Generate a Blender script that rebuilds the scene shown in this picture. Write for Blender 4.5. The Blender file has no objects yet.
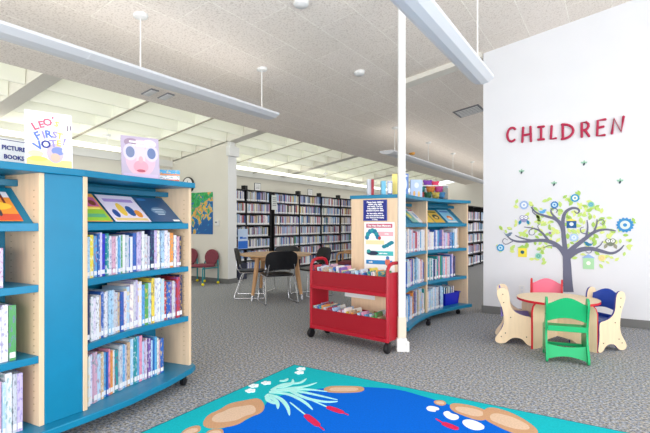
import bpy, math, random
from mathutils import Vector, Matrix
C = bpy.context.scene.collection
sc = bpy.context.scene
PI = math.pi
# ---------------------------------------------------------------- camera, world, exposure
EYE = 1.25; FPX = 455.0; CX = 325.0; CY = 223.5; YAW = math.radians(32.24)
cd = bpy.data.cameras.new('camera'); cam = bpy.data.objects.new('camera', cd); C.objects.link(cam)
cam.location = (0, 0, EYE); cam.rotation_euler = (PI/2, 0, YAW)
cd.sensor_width = 36; cd.lens = 36*FPX/650; cd.shift_y = 7/650; cd.clip_start = .05
sc.camera = cam
w = bpy.data.worlds.new('world'); sc.world = w; w.use_nodes = True
w.node_tree.nodes['Background'].inputs[0].default_value = (0.93, 0.965, 1.0, 1)
w.node_tree.nodes['Background'].inputs[1].default_value = 1.6
sc.view_settings.view_transform = 'Standard'; sc.view_settings.look = 'None'
sc.view_settings.exposure = 0.10; sc.view_settings.gamma = 1.0
try: sc.view_settings.use_curve_mapping = False
except Exception: pass
sc.cycles.use_denoising = True
sc.cycles.max_bounces = 10; sc.cycles.diffuse_bounces = 7
sc.cycles.sample_clamp_indirect = 6
def area_lamp(name, loc, size, power, rot, col=(1, 1, 1)):
    ld = bpy.data.lights.new(name, 'AREA'); ld.shape = 'RECTANGLE'; ld.size, ld.size_y = size; ld.energy = power; ld.color = col
    o = bpy.data.objects.new(name, ld); C.objects.link(o); o.location = loc; o.rotation_euler = rot
    return o
# unseen fill lamps added behind the camera, to its right and in the far room
area_lamp('daylight_fill', (3.4, 1.6, 1.3), (2.2, 5.0), 150, (0, PI*.62, 0), (1, .985, .96))
area_lamp('daylight_fill', (-1.0, -2.2, 1.3), (6.0, 2.2), 215, (PI*.62, 0, 0), (1, .985, .96))  # this one and the one before tilt upward to brighten the ceiling
area_lamp('daylight_fill', (2.5, 14.0, 1.7), (7.0, 2.4), 260, (0, PI/2, 0), (1, .99, .97))

sy, cy_ = math.sin(YAW), math.cos(YAW)
def ray(px, py):
    u = (px-CX)/FPX; v = (CY-py)/FPX
    return Vector((-sy+cy_*u, cy_+sy*u, v))
def on_floor(px, py, z=0.0):
    d = ray(px, py); t = (z-EYE)/d.z; return Vector((d.x*t, d.y*t, z))
def on_y(px, py, y):
    d = ray(px, py); t = y/d.y; return Vector((d.x*t, y, EYE+d.z*t))
def on_x(px, py, x):
    d = ray(px, py); t = x/d.x; return Vector((x, d.y*t, EYE+d.z*t))

# ---------------------------------------------------------------- materials
def lin(c):
    return tuple((x/12.92 if x <= .04045 else ((x+.055)/1.055)**2.4) for x in (v/255 for v in c))
def mat(name, rgb, rough=.6, metal=0, spec=.4, noise=None, bump=None):
    m = bpy.data.materials.new(name); m.use_nodes = True; n = m.node_tree.nodes; L = m.node_tree.links
    b = n['Principled BSDF']; c = lin(rgb)
    b.inputs['Base Color'].default_value = (*c, 1); b.inputs['Roughness'].default_value = rough
    b.inputs['Metallic'].default_value = metal; b.inputs['Specular IOR Level'].default_value = spec
    if noise:
        sc_, amt = noise[0], noise[1]; st = noise[2] if len(noise) > 2 else (1, 1, 1)
        tc = n.new('ShaderNodeTexCoord'); mp = n.new('ShaderNodeMapping'); mp.inputs['Scale'].default_value = st
        t = n.new('ShaderNodeTexNoise'); t.inputs['Scale'].default_value = sc_; t.inputs['Detail'].default_value = 4
        L.new(tc.outputs['Object'], mp.inputs[0]); L.new(mp.outputs[0], t.inputs['Vector'])
        r = n.new('ShaderNodeValToRGB'); e = r.color_ramp.elements
        e[0].position = .3; e[1].position = .7
        e[0].color = (*[x*(1-amt) for x in c], 1); e[1].color = (*[min(1, x*(1+amt)) for x in c], 1)
        L.new(t.outputs['Fac'], r.inputs[0]); L.new(r.outputs[0], b.inputs['Base Color'])
        if bump:
            bp = n.new('ShaderNodeBump'); bp.inputs['Strength'].default_value = bump
            L.new(t.outputs['Fac'], bp.inputs['Height']); L.new(bp.outputs[0], b.inputs['Normal'])
    return m
M = {}
M['wall'] = mat('wall_white', (225, 226, 230), .8, noise=(3, .012))
M['wall_beige'] = mat('wall_cream', (224, 220, 210), .8, noise=(3, .012))
M['wall_grey'] = mat('wall_pale_grey', (222, 218, 208), .8, noise=(3, .015))
M['white'] = mat('white_paint', (226, 226, 225), .45)
M['base'] = mat('baseboard_grey', (112, 113, 112), .6)
M['blade'] = mat('cream_louvre', (240, 240, 228), .6)
M['fixture'] = mat('fixture_white', (215, 217, 222), .35)
M['teal'] = mat('teal_laminate', (10, 122, 160), .35, noise=(6, .06))
M['tealdark'] = mat('teal_metal', (10, 100, 130), .4, noise=(6, .04))
M['maple'] = mat('maple', (226, 198, 166), .5, noise=(5, .07, (6, 6, .6)))
M['maple2'] = mat('maple_light', (236, 212, 178), .45, noise=(6, .05, (5, 5, .6)))
M['hole'] = mat('pin_hole', (180, 150, 116), .8)
M['red'] = mat('red_metal', (172, 20, 42), .38)
M['redin'] = mat('red_metal_tray', (156, 14, 34), .42)
M['black'] = mat('black_plastic', (22, 22, 26), .4)
M['shelfblack'] = mat('black_shelf', (30, 29, 32), .5)
M['chrome'] = mat('chrome', (205, 205, 210), .25, 1)
M['tabletop'] = mat('beech_top', (190, 152, 112), .4, noise=(4, .07, (1, 8, 1)))
M['beech'] = mat('beech_leg', (196, 150, 106), .45, noise=(4, .08, (6, 6, .8)))
M['maroon'] = mat('maroon_fabric', (128, 62, 74), .9, noise=(60, .15))
M['tealtube'] = mat('teal_tube', (10, 132, 142), .4)
M['yellow'] = mat('yellow_ball', (238, 220, 40), .7)
M['pages'] = mat('page_edges', (243, 240, 232), .8)
M['paper'] = mat('paper_white', (246, 246, 246), .6)
M['green'] = mat('green_laminate', (22, 172, 108), .35)
M['pink'] = mat('pink_laminate', (240, 112, 140), .4)
M['rededge'] = mat('red_edge', (208, 36, 48), .4)
M['bluelam'] = mat('blue_laminate', (36, 70, 170), .35)
M['purple'] = mat('purple_edge', (92, 76, 150), .4)
M['letter'] = mat('crimson_letter', (178, 30, 72), .5)
M['decal'] = mat('slate_decal', (104, 106, 128), .6)
M['navy'] = mat('navy_sign', (20, 34, 128), .4)
M['frame'] = mat('grey_frame', (120, 120, 125), .5)
M['bin'] = mat('blue_bin', (16, 34, 190), .35)
M['glassy'] = mat('clear_plastic', (220, 230, 240), .1)
g = M['glassy'].node_tree.nodes['Principled BSDF']; g.inputs['Transmission Weight'].default_value = 1.0; g.inputs['IOR'].default_value = 1.02
def flat(name, rgb, r=.6):
    if name not in M: M[name] = mat(name, rgb, r)
    return M[name]
def emis(name, rgb, s):
    m = bpy.data.materials.new(name); m.use_nodes = True; b = m.node_tree.nodes['Principled BSDF']
    b.inputs['Base Color'].default_value = (.8, .8, .8, 1); b.inputs['Emission Color'].default_value = (*lin(rgb), 1); b.inputs['Emission Strength'].default_value = s
    return m
M['sky'] = emis('skylight_diffuser', (248, 252, 246), .95)
M['tube'] = emis('fluorescent_tube', (255, 252, 244), 1.7)
M['ceiling_fill'] = emis('ceiling_fill_strip', (255, 248, 238), 1.6)  # glow added above the pendants as ceiling fill

def carpet():
    m = bpy.data.materials.new('carpet'); m.use_nodes = True; n = m.node_tree.nodes; L = m.node_tree.links
    b = n['Principled BSDF']; b.inputs['Roughness'].default_value = .95; b.inputs['Specular IOR Level'].default_value = .1
    tc = n.new('ShaderNodeTexCoord')
    t = n.new('ShaderNodeTexNoise'); t.inputs['Scale'].default_value = 56; t.inputs['Detail'].default_value = 5; t.inputs['Roughness'].default_value = .75
    L.new(tc.outputs['Object'], t.inputs['Vector'])
    r = n.new('ShaderNodeValToRGB'); e = r.color_ramp.elements
    e[0].position = .385; e[0].color = (*lin((90, 94, 102)), 1); e[1].position = .645; e[1].color = (*lin((212, 213, 214)), 1)
    k = r.color_ramp.elements.new(.5); k.color = (*lin((152, 154, 158)), 1)
    L.new(t.outputs['Fac'], r.inputs[0])
    t2 = n.new('ShaderNodeTexNoise'); t2.inputs['Scale'].default_value = 40; L.new(tc.outputs['Object'], t2.inputs['Vector'])
    r2 = n.new('ShaderNodeValToRGB'); r2.color_ramp.elements[0].position = .4; r2.color_ramp.elements[0].color = (*lin((232, 240, 255)), 1)
    r2.color_ramp.elements[1].position = .6; r2.color_ramp.elements[1].color = (*lin((255, 246, 228)), 1)
    L.new(t2.outputs['Fac'], r2.inputs[0])
    mx = n.new('ShaderNodeMix'); mx.data_type = 'RGBA'; mx.blend_type = 'MULTIPLY'; mx.inputs[0].default_value = 1
    L.new(r.outputs[0], mx.inputs[6]); L.new(r2.outputs[0], mx.inputs[7]); L.new(mx.outputs[2], b.inputs['Base Color'])
    bp = n.new('ShaderNodeBump'); bp.inputs['Strength'].default_value = .35; bp.inputs['Distance'].default_value = .01
    L.new(t.outputs['Fac'], bp.inputs['Height']); L.new(bp.outputs[0], b.inputs['Normal'])
    return m
M['carpet'] = carpet()
def tile_mat():
    m = bpy.data.materials.new('acoustic_tile'); m.use_nodes = True; n = m.node_tree.nodes; L = m.node_tree.links
    b = n['Principled BSDF']; b.inputs['Roughness'].default_value = .9
    tc = n.new('ShaderNodeTexCoord'); mp = n.new('ShaderNodeMapping'); mp.inputs['Rotation'].default_value = (0, 0, PI/2)
    L.new(tc.outputs['Object'], mp.inputs[0])
    br = n.new('ShaderNodeTexBrick'); br.inputs['Scale'].default_value = 1; br.inputs['Brick Width'].default_value = 1.22
    br.inputs['Row Height'].default_value = .46; br.inputs['Mortar Size'].default_value = .006; br.inputs['Mortar Smooth'].default_value = .3
    br.inputs['Color1'].default_value = (*lin((240, 231, 222)), 1); br.inputs['Color2'].default_value = (*lin((236, 227, 217)), 1)
    br.inputs['Mortar'].default_value = (*lin((252, 246, 236)), 1)
    L.new(mp.outputs[0], br.inputs['Vector'])
    t = n.new('ShaderNodeTexNoise'); t.inputs['Scale'].default_value = 55; t.inputs['Detail'].default_value = 3; L.new(tc.outputs['Object'], t.inputs['Vector'])
    r = n.new('ShaderNodeValToRGB'); r.color_ramp.elements[0].position = .36; r.color_ramp.elements[0].color = (.80, .78, .76, 1)
    r.color_ramp.elements[1].position = .5; r.color_ramp.elements[1].color = (1, 1, 1, 1); L.new(t.outputs['Fac'], r.inputs[0])
    mx = n.new('ShaderNodeMix'); mx.data_type = 'RGBA'; mx.blend_type = 'MULTIPLY'; mx.inputs[0].default_value = 1
    L.new(br.outputs['Color'], mx.inputs[6]); L.new(r.outputs[0], mx.inputs[7]); L.new(mx.outputs[2], b.inputs['Base Color'])
    return m
M['tile'] = tile_mat()
def cover_mat(name, label_band=False, amt=.6):
    """book cover in the object's own colour, with print-like marks along the spine"""
    m = bpy.data.materials.new(name); m.use_nodes = True; n = m.node_tree.nodes; L = m.node_tree.links
    b = n['Principled BSDF']; b.inputs['Roughness'].default_value = .35
    oi = n.new('ShaderNodeObjectInfo'); tc = n.new('ShaderNodeTexCoord')
    mp = n.new('ShaderNodeMapping'); mp.inputs['Scale'].default_value = (2.2, 1.5, 9)
    cb = n.new('ShaderNodeCombineXYZ'); mu = n.new('ShaderNodeMath'); mu.operation = 'MULTIPLY'; mu.inputs[1].default_value = 97
    L.new(oi.outputs['Random'], mu.inputs[0])
    for k in range(3): L.new(mu.outputs[0], cb.inputs[k])
    L.new(cb.outputs[0], mp.inputs['Location']); L.new(tc.outputs['Object'], mp.inputs[0])
    t = n.new('ShaderNodeTexNoise'); t.inputs['Scale'].default_value = 1.3; t.inputs['Detail'].default_value = 2; L.new(mp.outputs[0], t.inputs['Vector'])
    r = n.new('ShaderNodeValToRGB'); r.color_ramp.interpolation = 'LINEAR'
    r.color_ramp.elements[0].position = .55; r.color_ramp.elements[0].color = (0, 0, 0, 1)
    r.color_ramp.elements[1].position = .61; r.color_ramp.elements[1].color = (1, 1, 1, 1); L.new(t.outputs['Fac'], r.inputs[0])
    hs = n.new('ShaderNodeValToRGB'); hs.color_ramp.interpolation = 'CONSTANT'
    cols = [(60, 90, 160), (170, 60, 80), (240, 240, 240), (60, 60, 90), (240, 200, 90), (70, 150, 150), (120, 100, 170)]
    for k, c in enumerate(cols):
        e = hs.color_ramp.elements[0] if k == 0 else hs.color_ramp.elements.new(k/len(cols))
        e.position = k/len(cols); e.color = (*lin(c), 1)
    fr = n.new('ShaderNodeMath'); fr.operation = 'FRACT'; m2 = n.new('ShaderNodeMath'); m2.operation = 'MULTIPLY'; m2.inputs[1].default_value = 13.7
    L.new(oi.outputs['Random'], m2.inputs[0]); L.new(m2.outputs[0], fr.inputs[0]); L.new(fr.outputs[0], hs.inputs[0])
    fm = n.new('ShaderNodeMath'); fm.operation = 'MULTIPLY'; fm.inputs[1].default_value = amt; L.new(r.outputs[0], fm.inputs[0])
    mx = n.new('ShaderNodeMix'); mx.data_type = 'RGBA'
    L.new(fm.outputs[0], mx.inputs[0]); L.new(oi.outputs['Color'], mx.inputs[6]); L.new(hs.outputs[0], mx.inputs[7])
    out = mx.outputs[2]
    if label_band:
        sx = n.new('ShaderNodeSeparateXYZ'); L.new(tc.outputs['Object'], sx.inputs[0])
        lt = n.new('ShaderNodeMath'); lt.operation = 'LESS_THAN'; lt.inputs[1].default_value = .2; L.new(sx.outputs[2], lt.inputs[0])
        m3 = n.new('ShaderNodeMix'); m3.data_type = 'RGBA'; m3.inputs[7].default_value = (.85, .85, .87, 1)
        L.new(lt.outputs[0], m3.inputs[0]); L.new(out, m3.inputs[6]); out = m3.outputs[2]
    L.new(out, b.inputs['Base Color'])
    return m
M['cover'] = cover_mat('book_cover'); M['coverlib'] = cover_mat('library_cover', True, .45)

# ---------------------------------------------------------------- mesh helpers
class MB:
    def __init__(s, off=(0, 0, 0)): s.v = []; s.f = []; s.m = []; s.o = Vector(off)
    def add(s, vs, fs, mi=0):
        k = len(s.v); s.v += [Vector(p)-s.o for p in vs]; s.f += [[i+k for i in f] for f in fs]; s.m += [mi]*len(fs)
    def box(s, c, d, mi=0, T=None):
        x, y, z = (q/2 for q in d); c = Vector(c)
        vs = [Vector((a, b, e)) for a in (-x, x) for b in (-y, y) for e in (-z, z)]
        vs = [(T @ p if T else p)+c for p in vs]
        s.add(vs, [(0, 1, 3, 2), (4, 6, 7, 5), (0, 4, 5, 1), (2, 3, 7, 6), (0, 2, 6, 4), (1, 5, 7, 3)], mi)
    def prism(s, poly, a, b, mi=0, fn=None, mside=None):
        """extrude a 2D polygon from a to b; fn maps (u, v, w) to xyz; mside = material of the edge band"""
        fn = fn or (lambda u, v, q: (u, v, q)); n = len(poly)
        ar = sum(poly[i][0]*poly[(i+1) % n][1]-poly[(i+1) % n][0]*poly[i][1] for i in range(n))
        if ar < 0: poly = poly[::-1]
        vs = [fn(u, v, a) for u, v in poly]+[fn(u, v, b) for u, v in poly]
        s.add(vs, [list(range(n))[::-1], list(range(n, 2*n))], mi)
        k = len(s.v)-2*n
        for i in range(n):
            j = (i+1) % n; s.f.append([k+i, k+j, k+n+j, k+n+i]); s.m.append(mi if mside is None else mside)
    def tube(s, pts, r, n=8, mi=0, closed=False, caps=True):
        pts = [Vector(p) for p in pts]; m = len(pts); rs = r if isinstance(r, (list, tuple)) else [r]*m
        rings = []; up = None
        for i, p in enumerate(pts):
            if closed: t = pts[(i+1) % m]-pts[i-1]
            else: t = pts[min(i+1, m-1)]-pts[max(i-1, 0)]
            t.normalize()
            if up is None:
                up = Vector((0, 0, 1)) if abs(t.z) < .9 else Vector((1, 0, 0))
            a = t.cross(up); a.normalize(); b = a.cross(t); up = b
            rings.append([p+(a*math.cos(2*PI*k/n)+b*math.sin(2*PI*k/n))*rs[i] for k in range(n)])
        vs = [q for rg in rings for q in rg]; fs = []
        for i in range(m if closed else m-1):
            j = (i+1) % m
            for k in range(n):
                l = (k+1) % n; fs.append((i*n+k, i*n+l, j*n+l, j*n+k))
        if not closed and caps: fs += [list(range(n))[::-1], [(m-1)*n+k for k in range(n)]]
        s.add(vs, fs, mi)
    def lathe(s, prof, c=(0, 0, 0), n=24, mi=0, fn=None):
        c = Vector(c); vs = []; fs = []; m = len(prof)
        for r, z in prof:
            for k in range(n):
                p = Vector((r*math.cos(2*PI*k/n), r*math.sin(2*PI*k/n), z)); vs.append((fn(p) if fn else p)+c)
        for i in range(m-1):
            for k in range(n):
                l = (k+1) % n; fs.append((i*n+k, i*n+l, (i+1)*n+l, (i+1)*n+k))
        fs += [list(range(n))[::-1], [(m-1)*n+k for k in range(n)]]
        s.add(vs, fs, mi)
    def build(s, name, mats, parent=None, bevel=0, smooth=False, kind=None, at=None):
        me = bpy.data.meshes.new(name); me.from_pydata([tuple(p) for p in s.v], [], s.f)
        if not isinstance(mats, (list, tuple)): mats = [mats]
        for m in mats: me.materials.append(M[m] if isinstance(m, str) else m)
        for p, i in zip(me.polygons, s.m): p.material_index = i; p.use_smooth = smooth
        me.validate(); me.update()
        import bmesh
        b = bmesh.new(); b.from_mesh(me); bmesh.ops.recalc_face_normals(b, faces=b.faces); b.to_mesh(me); b.free()
        o = bpy.data.objects.new(name, me); C.objects.link(o)
        if parent: o.parent = parent
        if at is not None: o.location = at
        if kind: o['kind'] = kind
        if bevel:
            bm_ = o.modifiers.new('bevel', 'BEVEL'); bm_.width = bevel; bm_.segments = 2; bm_.limit_method = 'ANGLE'; bm_.angle_limit = math.radians(40)
        if smooth:
            try: me.set_sharp_from_angle(angle=math.radians(42))
            except Exception: pass
        return o
def empty(name, loc=(0, 0, 0), rz=0):
    o = bpy.data.objects.new(name, None); C.objects.link(o); o.location = loc; o.rotation_euler = (0, 0, rz); o.empty_display_size = .1
    return o
def tag(o, label, cat, group=None):
    o['label'] = label; o['category'] = cat
    if group: o['group'] = group
    return o
def copy_tree(o, parent=None):
    c = o.copy(); C.objects.link(c)
    c.parent = parent
    for ch in [x for x in C.objects if x.parent == o]: copy_tree(ch, c)
    return c
def text_mesh(body, size, extrude=.0008, align='CENTER', bold=0.0):
    cu = bpy.data.curves.new('text', 'FONT'); cu.body = body; cu.size = size; cu.extrude = extrude; cu.align_x = align; cu.align_y = 'CENTER'; cu.offset = bold
    cu.resolution_u = 2
    o = bpy.data.objects.new('text', cu); C.objects.link(o); dg = bpy.context.evaluated_depsgraph_get(); dg.update()
    me = bpy.data.meshes.new_from_object(o.evaluated_get(dg)); bpy.data.objects.remove(o); return me
def text(name, body, size, m, parent, T, extrude=.0008, bold=0.0):
    me = text_mesh(body, size, extrude, 'CENTER', bold); me.materials.clear(); me.materials.append(M[m]); me.transform(T)
    o = bpy.data.objects.new(name, me); C.objects.link(o); o.parent = parent; return o
def ordinal(n):
    return '%d%s' % (n, 'th' if 10 <= n % 100 <= 20 else {1: 'st', 2: 'nd', 3: 'rd'}.get(n % 10, 'th'))
def arcpoly(c, r, a0, a1, n): return [(c[0]+r*math.cos(a0+(a1-a0)*i/n), c[1]+r*math.sin(a0+(a1-a0)*i/n)) for i in range(n+1)]
rnd = random.Random(7)
# ---------------------------------------------------------------- the room
def ceil_z(x): return 3.90+.17*x          # tiled slope
def coffer_z(x): return 4.09+.17*x        # bottom of the louvres
m = MB(); m.box((-1.5, 9.2, -.05), (15, 23.5, .1)); m.build('floor', 'carpet', kind='structure')
m = MB()
def slab(m, x0, x1, y0, y1, th=.12, fz=ceil_z, mi=0):
    vs = [(x, y, fz(x)+h) for h in (0, th) for x, y in ((x0, y0), (x1, y0), (x1, y1), (x0, y1))]
    m.add(vs, [(0, 3, 2, 1), (4, 5, 6, 7), (0, 1, 5, 4), (1, 2, 6, 5), (2, 3, 7, 6), (3, 0, 4, 7)], mi)
slab(m, -5.5, 3.2, -1.6, 20.6, .3)
ceiling = m.build('ceiling', 'tile', kind='structure')
# louvred skylight zone: beams, tee bars, blades and the daylight diffuser above
beams = [-1.05, 2.99, 7.02, 10.98, 14.9, 18.9]
for i, y in enumerate(beams):
    m = MB(); slab(m, -8.5, -5.5, y-.12, y+.12, .42, coffer_z); m.build('ceiling_beam', 'wall_beige', ceiling)
rows = []
for a, b in zip(beams[:-1], beams[1:]):
    rows += [a+(b-a)*.333+.02, a+(b-a)*.667-.02]
    rr = [a+.12]+rows[-2:]+[b-.12]
    m = MB()
    for q in rows[-2:]:
        slab(m, -8.48, -5.52, q-.012, q+.012, .36, coffer_z)
    x = -5.85
    k = 0
    while x > -8.45:
        z0 = coffer_z(x)
        for y0, y1 in zip(rr[:-1], rr[1:]):
            m.add([(x-.02, y0+.012, z0), (x+.0, y0+.012, z0), (x+.03, y0+.012, z0+.34), (x-.05, y0+.012, z0+.34),
                   (x-.02, y1-.012, z0), (x+.0, y1-.012, z0), (x+.03, y1-.012, z0+.34), (x-.05, y1-.012, z0+.34)],
                  [(0, 1, 2, 3), (7, 6, 5, 4), (0, 4, 5, 1), (1, 5, 6, 2), (2, 6, 7, 3), (3, 7, 4, 0)])
        x -= .46; k += 1
    m.build('ceiling_louvre', 'blade', ceiling)
m = MB()
for q in rows: slab(m, -8.48, -5.6, q-.02, q+.02, .012, lambda x: coffer_z(x)-.014)
m.build('ceiling_tee_bars', flat('tee', (186, 178, 164)), ceiling)
m = MB(); slab(m, -8.5, -5.5, -1.6, 20.6, .05, lambda x: coffer_z(x)+.42); m.build('window_1', 'sky', kind='structure')
m = MB(); m.box((-8.56, 9.5, 1.6), (.12, 22.2, 3.2)); m.build('wall_left', 'wall_beige', kind='structure')
m = MB(); m.box((-8.47, 9.5, 2.60), (.06, 22, .14)); m.build('trim_1', 'white', kind='structure')
def sloped_wall(name, x0, x1, y0, y1, mt, fz):
    m = MB(); vs = []
    for x in (x0, x1):
        for y in (y0, y1): vs += [(x, y, 0), (x, y, fz(x)+.02)]
    m.add(vs, [(0, 1, 3, 2), (4, 6, 7, 5), (0, 4, 5, 1), (2, 3, 7, 6), (0, 2, 6, 4), (1, 5, 7, 3)])
    return m.build(name, mt, kind='structure')
sloped_wall('wall_right', -1.53, 3.2, 6.6, 6.82, 'wall', ceil_z)
sloped_wall('wall_partition', -8.5, -6.73, 6.9, 7.14, 'wall_grey', coffer_z)
m = MB(); m.box((-6.722, 7.02, 1.44), (.016, .24, 2.88)); m.build('trim_2', 'white', kind='structure')
sloped_wall('wall_back', -8.5, 3.2, 20.4, 20.6, 'wall_beige', lambda x: ceil_z(x)+.2)
for nm, c, d in (('baseboard_right', (.83, 6.59, .05), (4.74, .02, .1)), ('baseboard_end', (-1.54, 6.71, .05), (.02, .26, .1)),
                 ('baseboard_partition', (-7.61, 6.89, .05), (1.78, .02, .1)), ('baseboard_partition_end', (-6.705, 7.02, .05), (.02, .28, .1)),
                 ('baseboard_left', (-8.49, 9.5, .05), (.02, 22, .1))):
    m = MB(); m.box(c, d); m.build(nm, 'base', kind='structure', bevel=.004)
# header beam running on from the white wall, column in front of it
m = MB()
x0, x1 = -2.75, -1.54
m.add([(x, y, ceil_z(x)+h) for h in (-.07, .0) for x, y in ((x0, 6.5), (x1, 6.5), (x1, 6.72), (x0, 6.72))],
      [(0, 3, 2, 1), (4, 5, 6, 7), (0, 1, 5, 4), (1, 2, 6, 5), (2, 3, 7, 6), (3, 0, 4, 7)])
m.build('trim_3', 'wall_beige', kind='structure')
col = empty('support_column', (-1.752, 4.19, 0), YAW); col['kind'] = 'structure'
m = MB(); m.box((0, 0, 1.81), (.068, .068, 3.62)); m.build('post', 'white', col, bevel=.004)
m = MB(); m.box((-.003, -.003, .065), (.10, .10, .13)); m.box((.05, -.035, .05), (.035, .05, .1)); m.build('base_cover', 'white', col, bevel=.006)
m = MB()
for a, b in (((-.0, -.0402), (.074, .002)), ((.0402, 0), (.002, .074)), ((-.0402, 0), (.002, .074))): m.box((a[0], a[1], .235), (b[0], b[1], .2))
m.build('kick_sleeve', flat('sleeve', (222, 208, 190)), col)

# ---------------------------------------------------------------- ceiling fixtures
def pendant(X, y0, y1, z, rods, label, cat='pendant light', hw=.16, joints=(), group=None, mt='fixture', up=True, czf=ceil_z):
    L = empty('pendant_light', (X, (y0+y1)/2, z)); tag(L, label, cat, group); o = L.location
    m = MB(o); prof = [(-hw, 0.03), (-hw*.55, -.005), (0, -.015), (hw*.55, -.005), (hw, .03), (hw, .055), (hw*.8, .06), (-hw*.8, .06), (-hw, .055)]
    n = len(prof)
    vs = [(X+a, y, z+b) for y in (y0, y1) for a, b in prof]
    m.add(vs, [list(range(n)), list(range(n, 2*n))[::-1]]+[(i, n+i, n+(i+1) % n, (i+1) % n) for i in range(n)])
    m.build('housing', mt, L)
    for j in joints:
        m = MB(o); m.add([(X+a*1.02, y, z+b*1.02-.001) for y in (j-.012, j+.012) for a, b in prof], [list(range(n)), list(range(n, 2*n))[::-1]]+[(i, n+i, n+(i+1) % n, (i+1) % n) for i in range(n)])
        m.build('joint_band', 'fixture', L)
    if up:
        m = MB(o); m.box((X, (y0+y1)/2, z+.066), (hw*1.3, y1-y0-.1, .008)); m.build('ceiling_fill_strip', 'ceiling_fill', L)  # emissive strip added on top of the housing to brighten the ceiling
    for y in rods:
        m = MB(o); m.tube([(X, y, z+.055), (X, y, czf(X)+(0 if up else .43))], .007, 6); r = m.build('rod', 'white', L, smooth=True)
        m = MB(o); cz = czf(X); m.lathe([(.03, -.035), (.065, -.02), (.07, -.004), (.07, .02)], (X, y, cz), 18); m.build('canopy', 'white', L, smooth=True)
    return L
pendant(-3.83, -1.2, 4.72, 2.645, [.95, 2.75, 4.54], 'long white linear light hanging by rods over the near bookcase', joints=(2.19,), hw=.145)
pendant(-1.03, -1.2, 4.40, 2.57, [.7, 2.5, 4.22], 'long white linear light crossing top of the column towards the white wall', hw=.105, joints=())
pendant(-3.83, 8.40, 18.0, 2.66, [8.80, 10.85, 12.9, 15.0, 17.1], 'long white linear light hung behind the column over the far bookcase', hw=.16)
for y0, y1, rods, lb in ((1.5, 5.4, (2.0, 4.75), 'lit fluorescent strip under the louvred ceiling, left of the partition wall'),
                         (7.6, 17.0, (8.5, 12, 15.5), 'lit fluorescent strip hanging in front of the black shelves at the back')):
    p = pendant(-7.55, y0, y1, 2.56, rods, lb, 'strip light', hw=.07, mt='tube', up=False, czf=coffer_z)
def vent(px, py, lx, ly, label, name='ceiling_vent'):
    d = ray(px, py); t = (3.9-EYE)/(d.z-.17*d.x); p = Vector((d.x*t, d.y*t, 0)); p.z = ceil_z(p.x)
    e = empty(name, p); e.rotation_euler = (0, -math.atan(.17), 0); tag(e, label, 'vent')
    m = MB(); m.box((0, 0, -.006), (lx, ly, .012)); m.build('frame', 'frame', e)
    for k in range(5):
        m = MB(); m.box((0, -ly*.36+k*ly*.18, -.016), (lx*.86, ly*.07, .012)); m.build('louvre', 'white', e)
    return e
vent(150, 92, .22, .12, 'left of two small ceiling vents by the louvred skylight'); vent(166, 96, .22, .12, 'right of two small ceiling vents by the louvred skylight')
vent(469, 111, .5, .55, 'square ceiling vent high beside the white wall corner')
def ceil_at(px, py):
    d = ray(px, py); t = (3.9-EYE)/(d.z-.17*d.x); return Vector((d.x*t, d.y*t, ceil_z(d.x*t)))
for (px, py), nm, lb, col_ in (((359, 72), 'smoke_detector', 'round white smoke detector on the ceiling left of the column', 'white'), ((301, 2), 'smoke_detector', 'small detector at the very top edge of the photo', 'white'),
                               ((412, 153), 'exit_lamp', 'small orange lamp on the ceiling right of the column', None)):
    p = ceil_at(px, py); m = MB(); m.lathe([(.05, -.05), (.075, -.03), (.08, .02)], n=20)
    tag(m.build(nm, col_ or flat('orange_lens', (222, 160, 70)), smooth=True, at=p), lb, 'detector' if col_ else 'lamp')

# ---------------------------------------------------------------- books
PAL = [('white', (222, 223, 230), 13), ('pale grey', (196, 199, 210), 7), ('pale blue', (172, 204, 232), 7), ('lilac', (196, 184, 220), 5), ('cream', (242, 236, 222), 2),
       ('sky blue', (96, 164, 214), 5), ('blue', (44, 96, 176), 5), ('navy', (36, 48, 92), 3), ('pink', (226, 150, 176), 3), ('red', (180, 56, 72), 2), ('rose', (206, 168, 186), 4), ('teal', (40, 142, 150), 3),
       ('green', (84, 156, 90), 2), ('yellow', (232, 208, 84), 1), ('orange', (228, 150, 70), 1), ('purple', (116, 84, 160), 2), ('tan', (204, 176, 140), 2)]
LPAL = [('white', (240, 240, 240), 8), ('pale grey', (200, 200, 204), 6), ('blue', (70, 100, 160), 5), ('lilac', (170, 164, 200), 6), ('maroon', (130, 60, 80), 3), ('dark', (60, 60, 72), 2), ('pale blue', (160, 190, 226), 8),
        ('pink', (208, 150, 166), 3), ('cream', (226, 214, 186), 3), ('tan', (180, 150, 110), 2), ('green', (90, 140, 120), 2), ('yellow', (214, 190, 90), 1), ('red', (180, 60, 66), 1)]
def pick(pal, r):
    k = r.uniform(0, sum(p[2] for p in pal))
    for p in pal:
        k -= p[2]
        if k <= 0: return p
    return pal[0]
def unit_book():
    m = MB(); o = .09
    m.prism([(-.5, 0), (.5, 0), (.5, 1), (.5-o, 1), (.5-o, .03), (-.5+o, .03), (-.5+o, 1), (-.5, 1)], 0, 1)
    b = m.build('picture_book', 'cover')
    m = MB(); m.box((0, .5, .5), (1-2*o-.01, .93, .975)); m.build('pages', 'pages', b)
    m = MB(); m.box((0, -.002, .10), (.80, .008, .10)); m.build('spine_label', flat('label_paper', (228, 228, 232)), b)
    return b
BOOK0 = unit_book(); book_used = [False]; nbooks = [0]
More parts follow.
